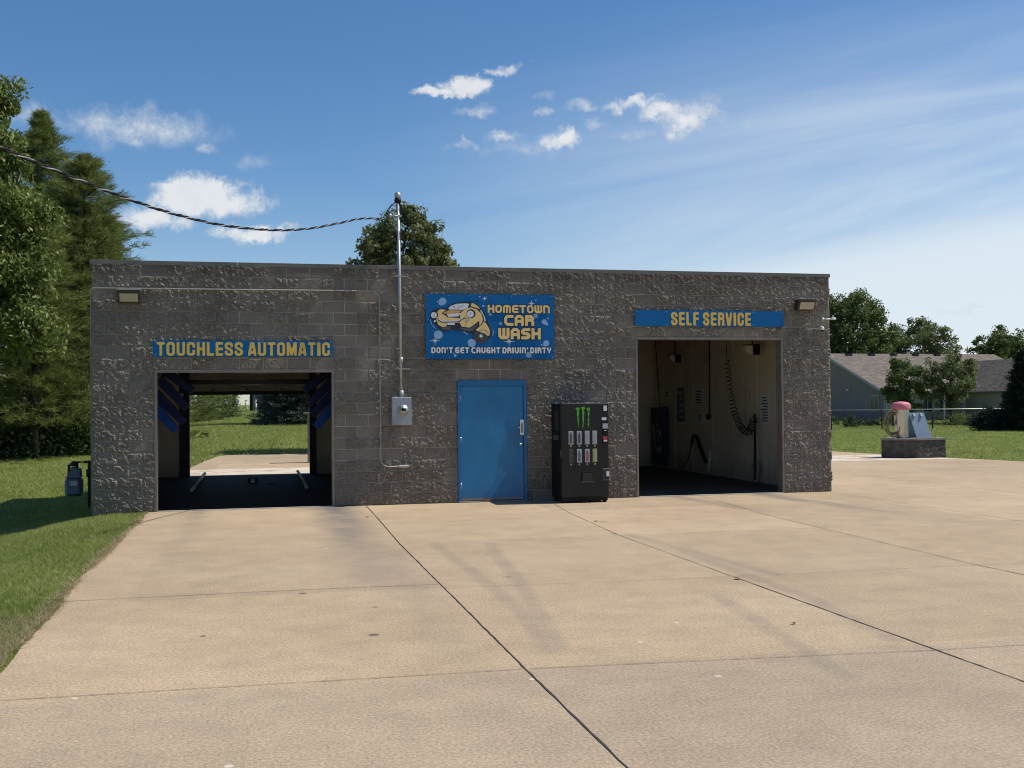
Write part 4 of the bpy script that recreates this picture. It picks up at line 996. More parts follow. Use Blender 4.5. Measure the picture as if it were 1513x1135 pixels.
claws = [([315, 120, 335, 108, 360, 112, 360, 130, 350, 145, 355, 175, 347, 200, 352, 235, 350, 265, 348, 315, 343, 300, 340, 262, 336, 235, 338, 205, 330, 185, 333, 150, 326, 128]),
         ([372, 115, 385, 102, 415, 100, 420, 118, 408, 135, 412, 170, 404, 200, 408, 235, 402, 265, 400, 300, 394, 342, 390, 300, 394, 262, 388, 225, 392, 190, 384, 160, 388, 128]),
         ([430, 128, 445, 110, 468, 112, 472, 130, 462, 150, 466, 180, 458, 205, 464, 230, 458, 260, 462, 285, 452, 318, 446, 290, 450, 262, 446, 235, 452, 205, 446, 180, 450, 148, 442, 130])]
for c in claws:
    P = [(fx(c[i]), yf, fz_(c[i+1])) for i in range(0, len(c), 2)]; m_.add(P, [tuple(range(len(P)))])
m_.build('claw_logo', M_green, dr_)
def win(x0, x1, y0, y1, base, inner, name='selection_window'):
    m_ = MB(); m_.box(fx(x0), fx(x1), vy0-.008, vy0-.001, fz_(y1), fz_(y0), .002)
    m_.mi = 1
    w_ = x1-x0; cx = (x0+x1)/2
    if inner is not None:
        m_.prism([(fx(cx-w_*.28), vy0-.0085, fz_(y1-12)), (fx(cx+w_*.28), vy0-.0085, fz_(y1-12)), (fx(cx+w_*.28), vy0-.0085, fz_(y0+40)), (fx(cx+w_*.12), vy0-.0085, fz_(y0+28)), (fx(cx+w_*.12), vy0-.0085, fz_(y0+12)), (fx(cx-w_*.12), vy0-.0085, fz_(y0+12)), (fx(cx-w_*.12), vy0-.0085, fz_(y0+28)), (fx(cx-w_*.28), vy0-.0085, fz_(y0+40))][::-1], (0, -.002, 0))
    m_.build(name, [base, inner or base], dr_)
X4 = [(240, 290), (328, 378), (413, 462), (495, 543)]
for i, (xa, xb) in enumerate(X4):
    win(xa, xb, 350, 488, M_label_l, (M_dgrey, M_dgrey, M_meter, M_meter)[i])
    win(xa, xb, 535, 672, (M_label_d, M_label_l, M_label_l, M_label_g)[i], (None, M_label_b, M_label_r, M_label_g)[i])
for yk in (502, 690):
    for (xa, xb) in X4:
        m_ = MB(); cx = (xa+xb)/2; m_.box(fx(cx-7), fx(cx+7), vy0-.007, vy0-.001, fz_(yk+10), fz_(yk-8)); m_.build('selection_button', M_label_g, dr_)
m_ = MB(); m_.box(fx(372), fx(500), vy0-.012, vy0-.001, fz_(875), fz_(768), .004); m_.mi = 1; m_.box(fx(385), fx(490), vy0-.0135, vy0-.0125, fz_(862), fz_(782)); m_.mi = 2; m_.box(fx(372), fx(500), vy0-.02, vy0-.0128, fz_(876), fz_(866)); m_.build('delivery_slot', [M_blackmat, M_rubber, M_dgrey], dr_)
m_ = MB(); m_.box(fx(598), fx(662), vy0-.010, vy0-.001, fz_(480), fz_(250), .003)
m_.mi = 1; m_.box(fx(605), fx(660), vy0-.0125, vy0-.0105, fz_(328), fz_(275)); m_.mi = 2; m_.box(fx(606), fx(655), vy0-.0125, vy0-.0105, fz_(442), fz_(408)); m_.mi = 3; m_.box(fx(615), fx(652), vy0-.0125, vy0-.0105, fz_(462), fz_(445)); m_.box(fx(620), fx(648), vy0-.0125, vy0-.0105, fz_(350), fz_(344))
m_.build('payment_panel', [M_blackmat, M_label_l, M_red, M_white], dr_)
for q_ in ((618, 654, 145, 92), (598, 648, 242, 214)): m_ = MB(); m_.box(fx(q_[0]), fx(q_[1]), vy0-.003, vy0-.001, fz_(q_[2]), fz_(q_[3])); m_.build('sticker', M_white, dr_)
m_ = MB(); m_.box(fx(600), fx(672), vy0-.010, vy0-.001, fz_(862), fz_(738), .003); m_.mi = 1; m_.box(fx(608), fx(670), vy0-.0115, vy0-.0105, fz_(848), fz_(752)); m_.mi = 2; m_.box(fx(640), fx(670), vy0-.0135, vy0-.012, fz_(820), fz_(768)); m_.build('coin_return', [M_dgrey, M_rubber, M_white], dr_)
m_ = MB(); m_.box(vx0-.004, vx0-.001, vy0+.03, vy0+.07, fz_(610), fz_(545)); m_.build('door_hinge', M_steel, dr_)
m_ = MB(); m_.box(vx0+.0005, vx0+.0035, vy0+.14, vy1-.12, .9, 1.70); m_.mi = 1; m_.box(vx0-.001, vx0+.0003, vy0+.2, vy1-.14, 1.13, 1.22)
for k in range(3): m_.box(vx0-.001, vx0+.0003, vy0+.2+.1*k, vy0+.235+.1*k, 1.3, 1.66)
m_.build('side_poster', [M_blackmat, M_dgrey], cab)
# litter by its foot
for k, (x, y, s_) in enumerate(((7.62, -.25, .035), (7.70, -.40, .03), (7.58, -.55, .03), (8.52, -.95, .03), (4.45, -2.1, .04), (7.75, -3.8, .05), (7.52, -9.3, .05), (7.0, -11.5, .03), (9.1, -12.2, .035))):
    m_ = MB(); P = [(x+s_*math.cos(a_)*(.6+.4*math.sin(3*a_+k)), y+s_*math.sin(a_)*.7, .007+.012*math.sin(a_*1.3+k)**2) for a_ in [2*math.pi*j/8 for j in range(8)]]
    m_.add(P+[(x, y, .022)], [(j, (j+1) % 8, 8) for j in range(8)]); o = m_.build('dry_leaf', M_litter)
    tag(o, ('curled brown leaf by the blue door sill', 'curled brown leaf between the blue door and vending machine', 'curled brown leaf in the vending machine shadow', 'brown leaf in front of the vending machine', 'brown leaf near the head of the dark centre joint', 'brown leaf on the fine joint in front of the door', 'brown leaf where two slab joints cross in the middle', 'small brown leaf low on the open slab', 'small brown leaf near the right slab joint')[k], 'leaf', 'dry leaves on the driveway')

# ------------------------------------------------------------------ automatic bay equipment
def nozzle(m_, p0, p1, w0, w1, dep):
    p0 = Vector(p0); p1 = Vector(p1); d = (p1-p0).normalized(); n = Vector((-d.z, 0, d.x)); y = Vector((0, 1, 0))
    A = [p0+n*w0-y*dep, p0-n*w0-y*dep, p0-n*w0+y*dep, p0+n*w0+y*dep]; mid = p0+(p1-p0)*.45
    B = [mid+n*w0*.95-y*dep, mid-n*w0*.95-y*dep, mid-n*w0*.95+y*dep, mid+n*w0*.95+y*dep]
    C = [p1+n*w1-y*dep*1.3, p1-n*w1-y*dep*1.3, p1-n*w1+y*dep*1.3, p1+n*w1+y*dep*1.3]
    m_.add(A+B+C, [(0, 1, 2, 3), (0, 4, 5, 1), (1, 5, 6, 2), (2, 6, 7, 3), (3, 7, 4, 0), (4, 8, 9, 5), (5, 9, 10, 6), (6, 10, 11, 7), (7, 11, 8, 4), (8, 11, 10, 9)])
for side in (0, 1):
    lab = ('dark blue air dryer bank inside the left jamb of the automatic bay', 'dark blue air dryer bank inside the right jamb of the automatic bay')[side]
    t_ = thing('air_dryer', lab, 'air dryer', ((.8, 1.0, 0) if side == 0 else (4.3, 1.0, 0)), group='air dryer banks in the automatic bay')
    if side == 0: L_ = [((246, 550), (285, 578), 7, .95), ((244, 569), (276, 603), 7, .85), ((238, 590), (272, 624), 6.5, .75), ((234, 607), (260, 637), 6.5, .65)]
    else: L_ = [((486, 550), (449, 577), 6, .95), ((489, 565), (457, 597), 6, .85), ((490, 584), (461, 613), 6, .75), ((492, 601), (466, 631), 5, .65)]
    for k, (a_, b_, w, yv) in enumerate(L_):
        p0 = hit(*a_, 1, yv); p1 = hit(*b_, 1, yv); d = p1-p0; p0 = p0-d*.45
        m_ = MB(); nozzle(m_, p0, p1, .085, .065, .10); m_.build('dryer_nozzle', M_dryskylit if k == 3 else M_dryblue, t_)  # lowest nozzle gets the copy with skylight painted in
        m_ = MB(); c = Vector((p0-d*.1).tolist()); m_.tube([c+Vector((0, -.12, 0)), c+Vector((0, .12, 0))], .16, 16); m_.build('blower_housing', M_darkmetal, t_)
    xx = .62 if side == 0 else 4.46
    m_ = MB(); m_.box(xx-.08, xx+.06, .95, 1.1, .006, 3.1); m_.box(xx-.2, xx+.2, .85, 1.3, .006, .05); m_.build('dryer_frame', M_darkmetal, t_)
for side, x in ((0, 1.42), (1, 3.72)):
    t_ = thing('wheel_guide_rail', ('pale tubular wheel guide rail on the left of the bay floor', 'pale tubular wheel guide rail on the right of the bay floor')[side], 'guide rail', (x, 3.4, 0), group='wheel guide rails in the automatic bay')
    m_ = MB(); m_.tube([(x, 3.4, .10), (x, 8.9, .10)], .038, 10); m_.build('rail_tube', M_paper, t_)
    m_ = MB()
    for y in (3.6, 5.2, 6.8, 8.1): m_ = MB(); m_.box(x-.03, x+.03, y-.03, y+.03, .006, .065); m_.build('rail_foot', M_darkmetal, t_)
t_ = thing('wash_floor_sensor', 'small white target plate on the dark automatic bay floor', 'sensor', (2.61, 6.4, .006))
m_ = MB(); m_.box(2.56, 2.66, 6.40, 6.42, .008, .10); m_.build('sensor_plate', M_whiteplas, t_)
m_ = MB(); m_.box(2.50, 2.72, 6.43, 6.60, .006, .13, .01); m_.build('sensor_base', M_blackmat, t_)
t_ = thing('floor_nozzle', 'small grey undercarriage nozzle right of the white target plate', 'nozzle', (3.05, 6.0, .006))
m_ = MB(); m_.lathe((3.05, 6.0, .006), [(.06, 0), (.05, .04), (.025, .07), (.02, .09)], 12); m_.tube([(3.05, 6, .05), (3.17, 5.98, .05)], .012); m_.build('nozzle_body', M_galv, t_)
t_ = thing('bay_side_light', 'small white light fitting at the left rear of the automatic bay', 'lamp', (.95, 8.9, 2.3))
p = hit(267, 583, 1, 8.8); m_ = MB(); m_.box(p[0]-.07, p[0]+.06, 8.75, 8.85, p[2]-.05, p[2]+.04, .008); m_.build('light_body', M_paper, t_)
# wash gantry parked deep in the bay
t_ = thing('wash_gantry', 'dark overhead wash gantry near the ceiling of the automatic bay', 'car wash machine', (2.5, 5, 2.6))
for q_ in ((.5, 4.5, 4.8, 5.1, 2.72, 2.86), (.45, .55, 1.4, 8.7, 2.87, 3.0), (4.45, 4.55, 1.4, 8.7, 2.87, 3.0)): m_ = MB(); m_.box(*q_); m_.build('gantry_beam', M_darkmetal, t_)
m_ = MB(); m_.box(2.2, 2.9, 4.7, 5.2, 2.87, 3.1, .02); m_.build('gantry_trolley', M_darkmetal, t_)

# ------------------------------------------------------------------ self service bay fittings
XI = 13.50
def rw(px, py): return hit(px, py, 0, XI)
def wallsheet(name, label, cat, x0, y0, x1, y1, m_base, lines=0, mline=None, group=None, thick=.006):
    a_ = rw(x0, y0); b_ = rw(x1, y1); ya, yb = sorted((a_[1], b_[1])); za = (a_[2]+rw(x1, y0)[2])/2; zb = (b_[2]+rw(x0, y1)[2])/2; za, zb = max(za, zb), min(za, zb)
    t_ = thing(name, label, cat, (XI, (ya+yb)/2, zb), group=group)
    m_ = MB(); m_.box(XI-.009-thick, XI-.009, ya, yb, zb, za); m_.build('sign_panel', m_base, t_)
    if lines:
        m_ = MB(); r = random.Random(int(x0))
        for k in range(lines):
            z = za-(za-zb)*(.06+.9*(k+.5)/lines); hgt = (za-zb)/lines*.42; s0 = ya+(yb-ya)*(.08+.12*r.random()); s1 = yb-(yb-ya)*(.08+.3*r.random())
            m_.box(XI-.011-thick, XI-.0092-thick, s0, s1, z-hgt/2, z+hgt/2)
        m_.build('printed_bars', mline or M_ink, t_)
    return t_
wallsheet('instruction_sign', 'tall pale instruction sign with dark header on the bay wall near the entrance', 'sign', 1124, 583, 1137, 626, M_white, 9)
wallsheet('instruction_sign', 'square pale notice on the middle of the bay wall', 'sign', 1026, 575, 1039, 598, M_white, 5)
wallsheet('instruction_sign', 'small pale notice below the square notice on the bay wall', 'sign', 1030, 612, 1038, 624, M_white, 3)
wallsheet('instruction_sign', 'narrow tall blue streaked sign on the bay wall', 'sign', 1001, 573, 1012, 623, M_label_b, 5, M_label_l)
wallsheet('instruction_sign', 'tiny framed notice left of the blue streaked sign in the bay', 'sign', 983, 578, 988, 588, M_paper, 2)
# control cabinet, worn blue
a_ = rw(972, 602); b_ = rw(990, 690)
t_ = thing('control_cabinet', 'tall worn dark blue cabinet on the far part of the bay wall', 'cabinet', (XI, (a_[1]+b_[1])/2, 0))
m_ = MB(); y0_, y1_ = sorted((a_[1], b_[1])); m_.box(XI-.20, XI-.012, y0_, y1_, .09, a_[2], .01); cb = m_.build('cabinet_body', M_matblue, t_)
m_ = MB(); r = random.Random(3)
for k in range(16):
    z = .2+(a_[2]-.7)*r.random(); y = y0_+.05+(y1_-y0_-.25)*r.random(); m_.box(XI-.2015-.0002*k, XI-.2002-.0002*k, y, y+.03+.12*r.random(), z, z+.05+.2*r.random())
m_.build('worn_patch', M_meter, cb)
# vertical conduit and box
a_ = rw(1050, 505); b_ = rw(1050, 612)
t_ = thing('bay_conduit', 'thin dark conduit dropping to a switch box on the bay wall', 'conduit', (XI, a_[1], b_[2]))
m_ = MB(); m_.tube([(XI-.03, a_[1], 3.6), (XI-.03, b_[1], b_[2])], .016, 8); m_.build('conduit_pipe', M_darkmetal, t_)
m_ = MB(); m_.box(XI-.09, XI-.012, b_[1]-.07, b_[1]+.07, b_[2]-.13, b_[2], .006); m_.build('switch_box', M_darkmetal, t_)
# two flood lamps hung from the ceiling
for (px, py, sc, lab, up) in ((996, 530, 1, 'dark flood lamp on a drop rod in the far part of the self service bay', 1), (1110, 517, 1.1, 'dark flood lamp near the front of the self service bay', 0)):
    p = hit(px, py, 0, 13.1); t_ = thing('flood_lamp', lab, 'lamp', p, group='flood lamps in the self service bay')
    m_ = MB(); w = .14*sc
    m_.box(p[0]-.01, p[0]+.15*sc, p[1]-.11, p[1]+.11, p[2]-.10*sc, p[2]+.11*sc, .015); m_.box(p[0]-.17*sc, p[0]-.012, p[1]-.12, p[1]+.12, p[2]+.085*sc, p[2]+.10*sc); m_.build('lamp_housing', M_blackmat, t_)
    m_ = MB(); m_.prism([(p[0]-.012, p[1]-.10, p[2]-.10*sc), (p[0]-.012, p[1]-.10, p[2]+.08*sc), (p[0]-.15*sc, p[1]-.10, p[2]+.08*sc), (p[0]-.13*sc, p[1]-.10, p[2]-.04*sc)], (0, .2, 0)); m_.build('lamp_lens', M_paper, t_)
    m_ = MB(); m_.tube([(p[0]+w*.2, p[1], p[2]+w*.8), (p[0]+w*.2, p[1], 3.62)], .018, 8); m_.build('lamp_rod', M_blackmat, t_)
# hanging straight hose line
a_ = hit(968, 503, 0, 12.9); b_ = hit(980, 670, 0, 13.2)
t_ = thing('pressure_hose', 'long thin black hose hanging straight beside the blue cabinet', 'hose', a_)
m_ = MB(); m_.tube(bez([(a_[0], a_[1], 3.55), tuple(a_+(b_-a_)*.3), tuple(a_+(b_-a_)*.7), tuple(b_), tuple(hit(986, 688, 0, 13.3))], 8), .013, 7); m_.build('hose', M_rubber, t_)
# coiled hose
t_ = thing('coiled_hose', 'black coiled hose drooping from the bay ceiling to a wall post', 'hose', (13.1, 3.5, 2.0))
cp = [(1073, 503), (1074, 530), (1075, 545), (1078, 570), (1082, 595), (1087, 615), (1095, 631), (1104, 639), (1110, 632), (1114, 618)]
P = [hit(x, y, 0, 13.2) for x, y in cp]; P = bez([tuple(p) for p in P], 40)
m_ = MB(); pts = []; ph = 0
for i, p in enumerate(P):
    d = (P[min(i+1, len(P)-1)]-P[max(i-1, 0)]); ln = d.length/2; d.normalize(); s_ = d.cross(Vector((1, 0, 0))).normalized(); u_ = s_.cross(d)
    t__ = i/len(P); rad = 0 if t__ < .13 else .055+.02*t__
    ph += 0 if t__ < .13 else ln*2*math.pi/(.115-.055*t__)
    pts.append(p+(s_*math.cos(ph)+u_*math.sin(ph))*rad)
# resample to follow the spiral
pts2 = []
for a1, b1 in zip(pts[:-1], pts[1:]): pts2.append(a1)
m_.tube(pts2, .010, 5); m_.build('hose', M_rubber, t_)
# post with bracket at the right
a_ = hit(1115, 612, 0, 13.3); b_ = hit(1116, 711, 0, 13.3)
t_ = thing('hose_post', 'slim black post with a triangular foot bracket by the bay entrance', 'post', (b_[0], b_[1], 0))
m_ = MB(); m_.tube([(b_[0], b_[1], .09), (a_[0], a_[1], a_[2])], .024, 10); m_.box(b_[0]-.02, b_[0]+.02, b_[1]-.1, b_[1]+.02, a_[2]-.2, a_[2]-.17); m_.build('post_tube', M_blackmat, t_)
c = hit(1115, 690, 0, 13.3); m_ = MB(); m_.prism([(c[0], c[1]+.20, c[2]), (c[0], c[1], c[2]+.14), (c[0], c[1]-.12, c[2]+.10), (c[0], c[1]-.12, c[2]-.08), (c[0], c[1], c[2]-.08)], (.05, 0, 0)); m_.build('foot_bracket', M_galvdull, t_)
m_ = MB(); m_.tube([(c[0]+.03, c[1], .05), (c[0]+.03, c[1], c[2]-.06)], .034, 10); m_.build('post_sleeve', M_paper, t_)
# wand in its tube and brush hose
a_ = rw(1033, 644); b_ = rw(1047, 684)
t_ = thing('spray_wand', 'black spray wand leaning in a pale floor tube holder', 'spray wand', (13.4, b_[1], .05))
m_ = MB(); m_.tube([(XI-.08, a_[1], a_[2]), (XI-.08, b_[1]-.02, b_[2])], .042, 10); m_.build('wand', M_blackmat, t_)
m_ = MB(); c = rw(1052, 698); e_ = rw(1053, 664); m_.tube([(XI-.08, c[1], c[2]), (XI-.07, e_[1], e_[2])], .045, 10); m_.tube([(XI-.08, b_[1], b_[2]), (XI-.08, c[1], c[2]+.05)], .03, 8); m_.build('holder_tube', M_paper, t_)
t_ = thing('brush_hose', 'thin black hose curving from a handle down to the bay floor', 'hose', (13.4, 5, 1))
m_ = MB(); m_.tube(bez([tuple(rw(x, y)-np.array([.08, 0, 0])) for x, y in ((1028, 648), (1025, 664), (1020, 680), (1010, 693))], 10), .012, 6); m_.build('hose', M_rubber, t_)
m_ = MB(); c = rw(1026, 650); e_ = rw(1029, 644); m_.tube([(XI-.08, c[1], c[2]-.10), (XI-.08, e_[1], e_[2]+.03)], .035, 8); m_.build('hose_handle', M_blackmat, t_)
# boom near the ceiling
t_ = thing('hose_boom', 'dark swinging boom arm close under the bay ceiling', 'boom', (11.3, 3.5, 3.4))
p = hit(945, 510, 0, 12.5); q_ = hit(972, 504, 0, 12.9)
m_ = MB(); m_.tube([(11.35, 4.7, 3.5), (12.9, 8.0, 3.45)], .022, 8); m_.tube([(11.35, 4.7, 3.50), (11.35, 4.7, 3.62)], .05, 10); m_.build('boom_arm', M_darkmetal, t_)

# ------------------------------------------------------------------ gas meter at the left end
t_ = thing('gas_meter', 'blue grey gas meter on pipes against the left end wall', 'gas meter', (-.45, 2.2, -.25))
def gm(px, py): return hit(px, py, 1, 2.2)
a_ = gm(97, 735); b_ = gm(122, 700)
m_ = MB(); m_.box(a_[0], b_[0], 2.05, 2.35, a_[2]+.02, b_[2]-.06, .05); m_.prism([(a_[0]+.02, 2.07, b_[2]-.07), (b_[0]-.02, 2.07, b_[2]-.07), (b_[0]-.04, 2.07, b_[2]+.10), (b_[0]-.18, 2.07, b_[2]+.13), (a_[0]+.07, 2.07, b_[2]+.02)][::-1], (0, .26, 0)); m_.build('meter_body', M_gas, t_)
m_ = MB(); z1_ = b_[2]+.22; xm = (a_[0]+b_[0])/2; xr = b_[0]+.12; m_.tube([(xm+.05, 2.2, b_[2]-.05), (xm+.05, 2.2, z1_), (xr, 2.2, z1_), (xr, 2.2, -.5)], .032, 8); m_.tube([(xr-.1, 2.2, z1_), (-.02, 2.2, z1_)], .026, 8); m_.lathe((xm, 2.2, z1_-.08), [(.03, 0), (.075, .02), (.08, .05), (.05, .08), (.03, .10)], 12); m_.build('gas_pipe', M_darkmetal, t_)
m_ = MB(); m_.box(-.12, -.03, 2.0, 2.2, -.45, .28, .01); m_.build('pipe_guard', M_meter, t_)
m_ = MB(); m_.box(a_[0]+.10, b_[0]-.06, 2.02, 2.045, a_[2]+.22, b_[2]-.12, .004); m_.build('meter_index', M_meter, t_)
m_ = MB(); m_.tube([(a_[0]+.06, 2.2, b_[2]-.03), (a_[0]+.06, 2.2, b_[2]+.16), (xm+.05, 2.2, b_[2]+.20)], .028, 8); m_.build('inlet_pipe', M_darkmetal, t_)
m_ = MB(); m_.tube([(xr, 2.2, z1_-.14), (xr, 2.2, z1_-.28)], .055, 10); m_.build('gas_valve', M_darkmetal, t_)

# ------------------------------------------------------------------ vacuum island
pc = hit(1357, 677, 2, 0.0); u = (RV*[1, 1, 0]); u = u/np.linalg.norm(u); v = np.array([-u[1], u[0], 0])
def loc(a_, b_, z): return pc+u*a_+v*b_+np.array([0, 0, z])
foot = [(-.93, .55), (-.90, .34), (-.05, -.04), (.93, .26), (.98, .65), (.5, 1.05), (-.5, 1.05)]
t_ = thing('vacuum_island', 'low dark split block plinth on the edge of the slab', 'plinth', pc+v*.5)
m_ = MB(); m_.prism([loc(a_, b_, .0) for a_, b_ in foot][::-1], (0, 0, .545)); pl = m_.build('plinth_blocks', None or M_block_side, t_)
fc = MB(); r = random.Random(5)
for i in range(len(foot)):
    a_ = loc(*foot[i], 0); b_ = loc(*foot[(i+1) % len(foot)], 0); d = b_-a_; ln = np.linalg.norm(d); d = d/ln; nn = np.array([d[1], -d[0], 0])
    nu = max(3, int(ln/.035)); nv = 15
    G = [[a_+d*ln*j/nu+nn*((.004+.035*max(0, float(vnoise(np.array(j*.8+i*9), np.array(k*.9+3), 5))-.35)) if 0 < k < nv and k % 5 else .003)+np.array([0, 0, .54*k/nv]) for j in range(nu+1)] for k in range(nv+1)]
    fc.add([p for row_ in G for p in row_], [(k*(nu+1)+j, k*(nu+1)+j+1, (k+1)*(nu+1)+j+1, (k+1)*(nu+1)+j) for k in range(nv) for j in range(nu)])
M_pl = mat('plinth_split_stone', (.075, .066, .058), .9, 0, .45, 6, .6, 50)
fc.build('split_face', M_pl, t_)
m_ = MB(); cc = np.array([0, .5]); m_.prism([loc(cc[0]+(a_-cc[0])*1.05, cc[1]+(b_-cc[1])*1.08, .548) for a_, b_ in foot][::-1], (0, 0, .05)); m_.build('plinth_cap', M_jamb, t_)
vc = loc(-.33, .5, .598)
t_ = thing('car_vacuum', 'steel car vacuum with faded pink domed lid and a coiled hose', 'vacuum', vc)
m_ = MB(); m_.lathe(vc, [(.15, 0), (.16, .03), (.20, .45), (.235, .88), (.235, .90)], 28); m_.build('vacuum_canister', M_steel, t_)
m_ = MB(); m_.lathe(vc, [(.235, .885), (.275, .89), (.28, .93), (.275, 1.06), (.22, 1.105), (.12, 1.13), (.01, 1.14)], 32); m_.build('vacuum_lid', M_pink, t_)
m_ = MB(); c = Vector((loc(-.62, .42, 1.10)).tolist()); U = Vector(u.tolist()); pts = []
for k in range(150):
    a1 = 2*math.pi*k/36; w = .225+.055*math.sin(k*.083); h_ = .36+.075*math.cos(k*.071+1)
    pts.append(c+U*(w*math.cos(a1)+.02*math.sin(k*.05))+Vector((0, 0, h_*math.sin(a1)-.05))+Vector(v.tolist())*(.05*math.sin(k*.06)-.02))
m_.tube(pts, .021, 8); m_.tube(bez([pts[-1], c+U*.05+Vector((0, 0, -.1)), c+U*.02+Vector((0, 0, .22)), c+U*.3+Vector((0, 0, .2))], 8), .021, 8); m_.build('vacuum_hose', M_hose, t_)
m_ = MB(); m_.tube([c+Vector((0, 0, .30)), c+U*.26+Vector((0, 0, .28))], .018, 8); m_.tube([c+Vector((0, 0, .30)), c+Vector((0, 0, -.12))], [.02, .035], 8); m_.build('hose_hanger', M_darkmetal, t_)
t_ = thing('mat_rack', 'pale blue leaning board with two mat clips beside the vacuum', 'mat rack', loc(.2, .4, .598))
def mr(a_, b_, z): return Vector(loc(a_, b_, z).tolist())
m_ = MB(); o0 = mr(.06, .25, .60); ex_ = mr(.53, .25, .60)-o0; up_ = Vector(((loc(-.075, .55, 1.385)-loc(.06, .25, .60))).tolist()); m_.obox(o0, ex_, up_, Vector(v.tolist())*.03); rk = m_.build('rack_board', M_rack, t_)
m_ = MB(); o1 = mr(.06, .95, .60); m_.obox(o1, ex_, Vector((loc(-.075, .60, 1.385)-loc(.06, .95, .60)).tolist()), Vector(v.tolist())*.03); m_.build('rack_board', M_rack, t_)
m_ = MB(); m_.obox(mr(.0, .16, .599), mr(.62, .16, .599)-mr(.0, .16, .599), Vector((v*.95).tolist()), Vector((0, 0, .012))); m_.build('rack_base', M_jamb, t_)
for f_ in (.24, .72):
    m_ = MB(); b0 = o0+up_*.86+ex_*f_-Vector(v.tolist())*.035; m_.obox(b0, ex_*.07, up_*.13, Vector(v.tolist())*.03); m_.obox(b0+ex_*.0-Vector(v.tolist())*.02, ex_*.10, up_*.04, Vector(v.tolist())*.05); m_.build('mat_clip', M_whiteplas, rk)

# block enclosure behind the building, seen past the right rear jamb
pe = hit(455, 684, 2, 0.0)
t_ = thing('masonry_enclosure', 'low grey block enclosure wall behind the automatic bay', 'wall', pe)
m_ = MB(); m_.box(pe[0], pe[0]+2.4, pe[1], pe[1]+.25, 0, 1.50); m_.build('enclosure_wall', M_block, t_)
m_ = MB(); m_.box(pe[0]-.12, pe[0]+2.5, pe[1]-.08, pe[1]+.33, 1.502, 1.57, .01); m_.build('enclosure_cap', M_cap, t_)

# ------------------------------------------------------------------ vegetation
def leaves(C, n_per, rad, size, rg, aspect=.45, droop=0., flat_=False):
    """leaf quads scattered round clump centres C"""
    n = len(C)*n_per; c = np.repeat(C, n_per, 0)
    d = rg.normal(0, 1, (n, 3)); d /= np.linalg.norm(d, axis=1)[:, None]
    r = np.repeat(rad, n_per) if np.ndim(rad) else rad
    P = c+d*((rg.random(n)**.45)*r)[:, None]*np.array([1, 1, .8])
    nrm = d*.8+rg.normal(0, .65, (n, 3)); nrm[:, 2] += .25; nrm /= np.linalg.norm(nrm, axis=1)[:, None]
    t = np.cross(nrm, rg.normal(0, 1, (n, 3))); t[:, 2] -= droop; t -= nrm*np.sum(t*nrm, 1)[:, None]; t /= np.linalg.norm(t, axis=1)[:, None]+1e-9
    b = np.cross(nrm, t); s = size*(.6+.8*rg.random(n))[:, None]
    V = np.stack([P-t*s*.5, P+b*s*aspect*.5, P+t*s*.5, P-b*s*aspect*.5], 1).reshape(-1, 3)
    return V, np.arange(4*n).reshape(-1, 4)
def limb(m_, a_, b_, r0, r1, rnd, n=5, sag=.08):
    a_ = Vector(a_); b_ = Vector(b_); L_ = (b_-a_).length; pts = []
    for k in range(n+1):
        t = k/n; p = a_.lerp(b_, t); o = math.sin(math.pi*t)*L_*sag
        pts.append(p+Vector((rnd.uniform(-o, o), rnd.uniform(-o, o), rnd.uniform(0, o))))
    m_.tube(pts, [r0+(r1-r0)*k/n for k in range(n+1)], 6)
def broad_tree(name, label, base, height, cw, cz0, leafm, seed, nclump=220, nleaf=110, size=.16, clump=.55, trunk=.16, lobes=None, droop=.2, group=None, cat='tree', bumps=.3, cy_=None):
    base = np.array(base, float); rg = np.random.default_rng(seed); rnd = random.Random(seed)
    t_ = thing(name, label, cat, base, group=group)
    cz = (cz0+height)/2; rz = (height-cz0)/2; cyy = cw if cy_ is None else cy_
    d = rg.normal(0, 1, (nclump*3, 3)); d /= np.linalg.norm(d, axis=1)[:, None]
    rr_ = (.35+.65*rg.random(len(d))**.5)
    az_ = np.arctan2(d[:, 1], d[:, 0]); bump_ = 1+bumps*(fbm(az_*1.3+seed, d[:, 2]*2.2+seed, seed, 3)*2-1)
    prof = np.sqrt(np.clip(1-np.abs(d[:, 2])**2.2*.0, 0, 1))
    C = d*np.array([cw, cyy, rz])*(rr_*bump_)[:, None]
    C[:, :2] *= (1-.18*np.clip(C[:, 2:3]/rz, -1, 1))
    C = C[:nclump]+base+np.array([0, 0, cz])
    if lobes:
        ex = []
        for (dx, dy, z, r_, k) in lobes:
            q = rg.normal(0, 1, (k, 3)); q /= np.linalg.norm(q, axis=1)[:, None]
            ex.append(q*r_*(rg.random(k)**.4)[:, None]+base+np.array([dx, dy, z]))
        C = np.concatenate([C]+ex)
    rad = clump*(.55+.8*rg.random(len(C)))
    V, Fq = leaves(C, nleaf, rad, size, rg, droop=droop)
    m_ = MB(); top = base+np.array([0, 0, cz0+rz*1.1])
    limb(m_, base-np.array([0, 0, .2]), top, trunk, trunk*.35, rnd, 7, .02)
    for k in rg.choice(len(C), min(46, len(C)), replace=False):
        q = C[k]; h0 = rnd.uniform(.15, .95); a_ = base+(top-base)*min(.98, max(.25*cz0/height+.2, h0*min(1, (q[2]-base[2])/(cz0+rz)+.1)))
        limb(m_, a_, q, trunk*.28, trunk*.05, rnd, 4, .09)
    m_.build('trunk', M_bark, t_)
    np_mesh('crown', V, Fq, leafm, t_)
    return t_
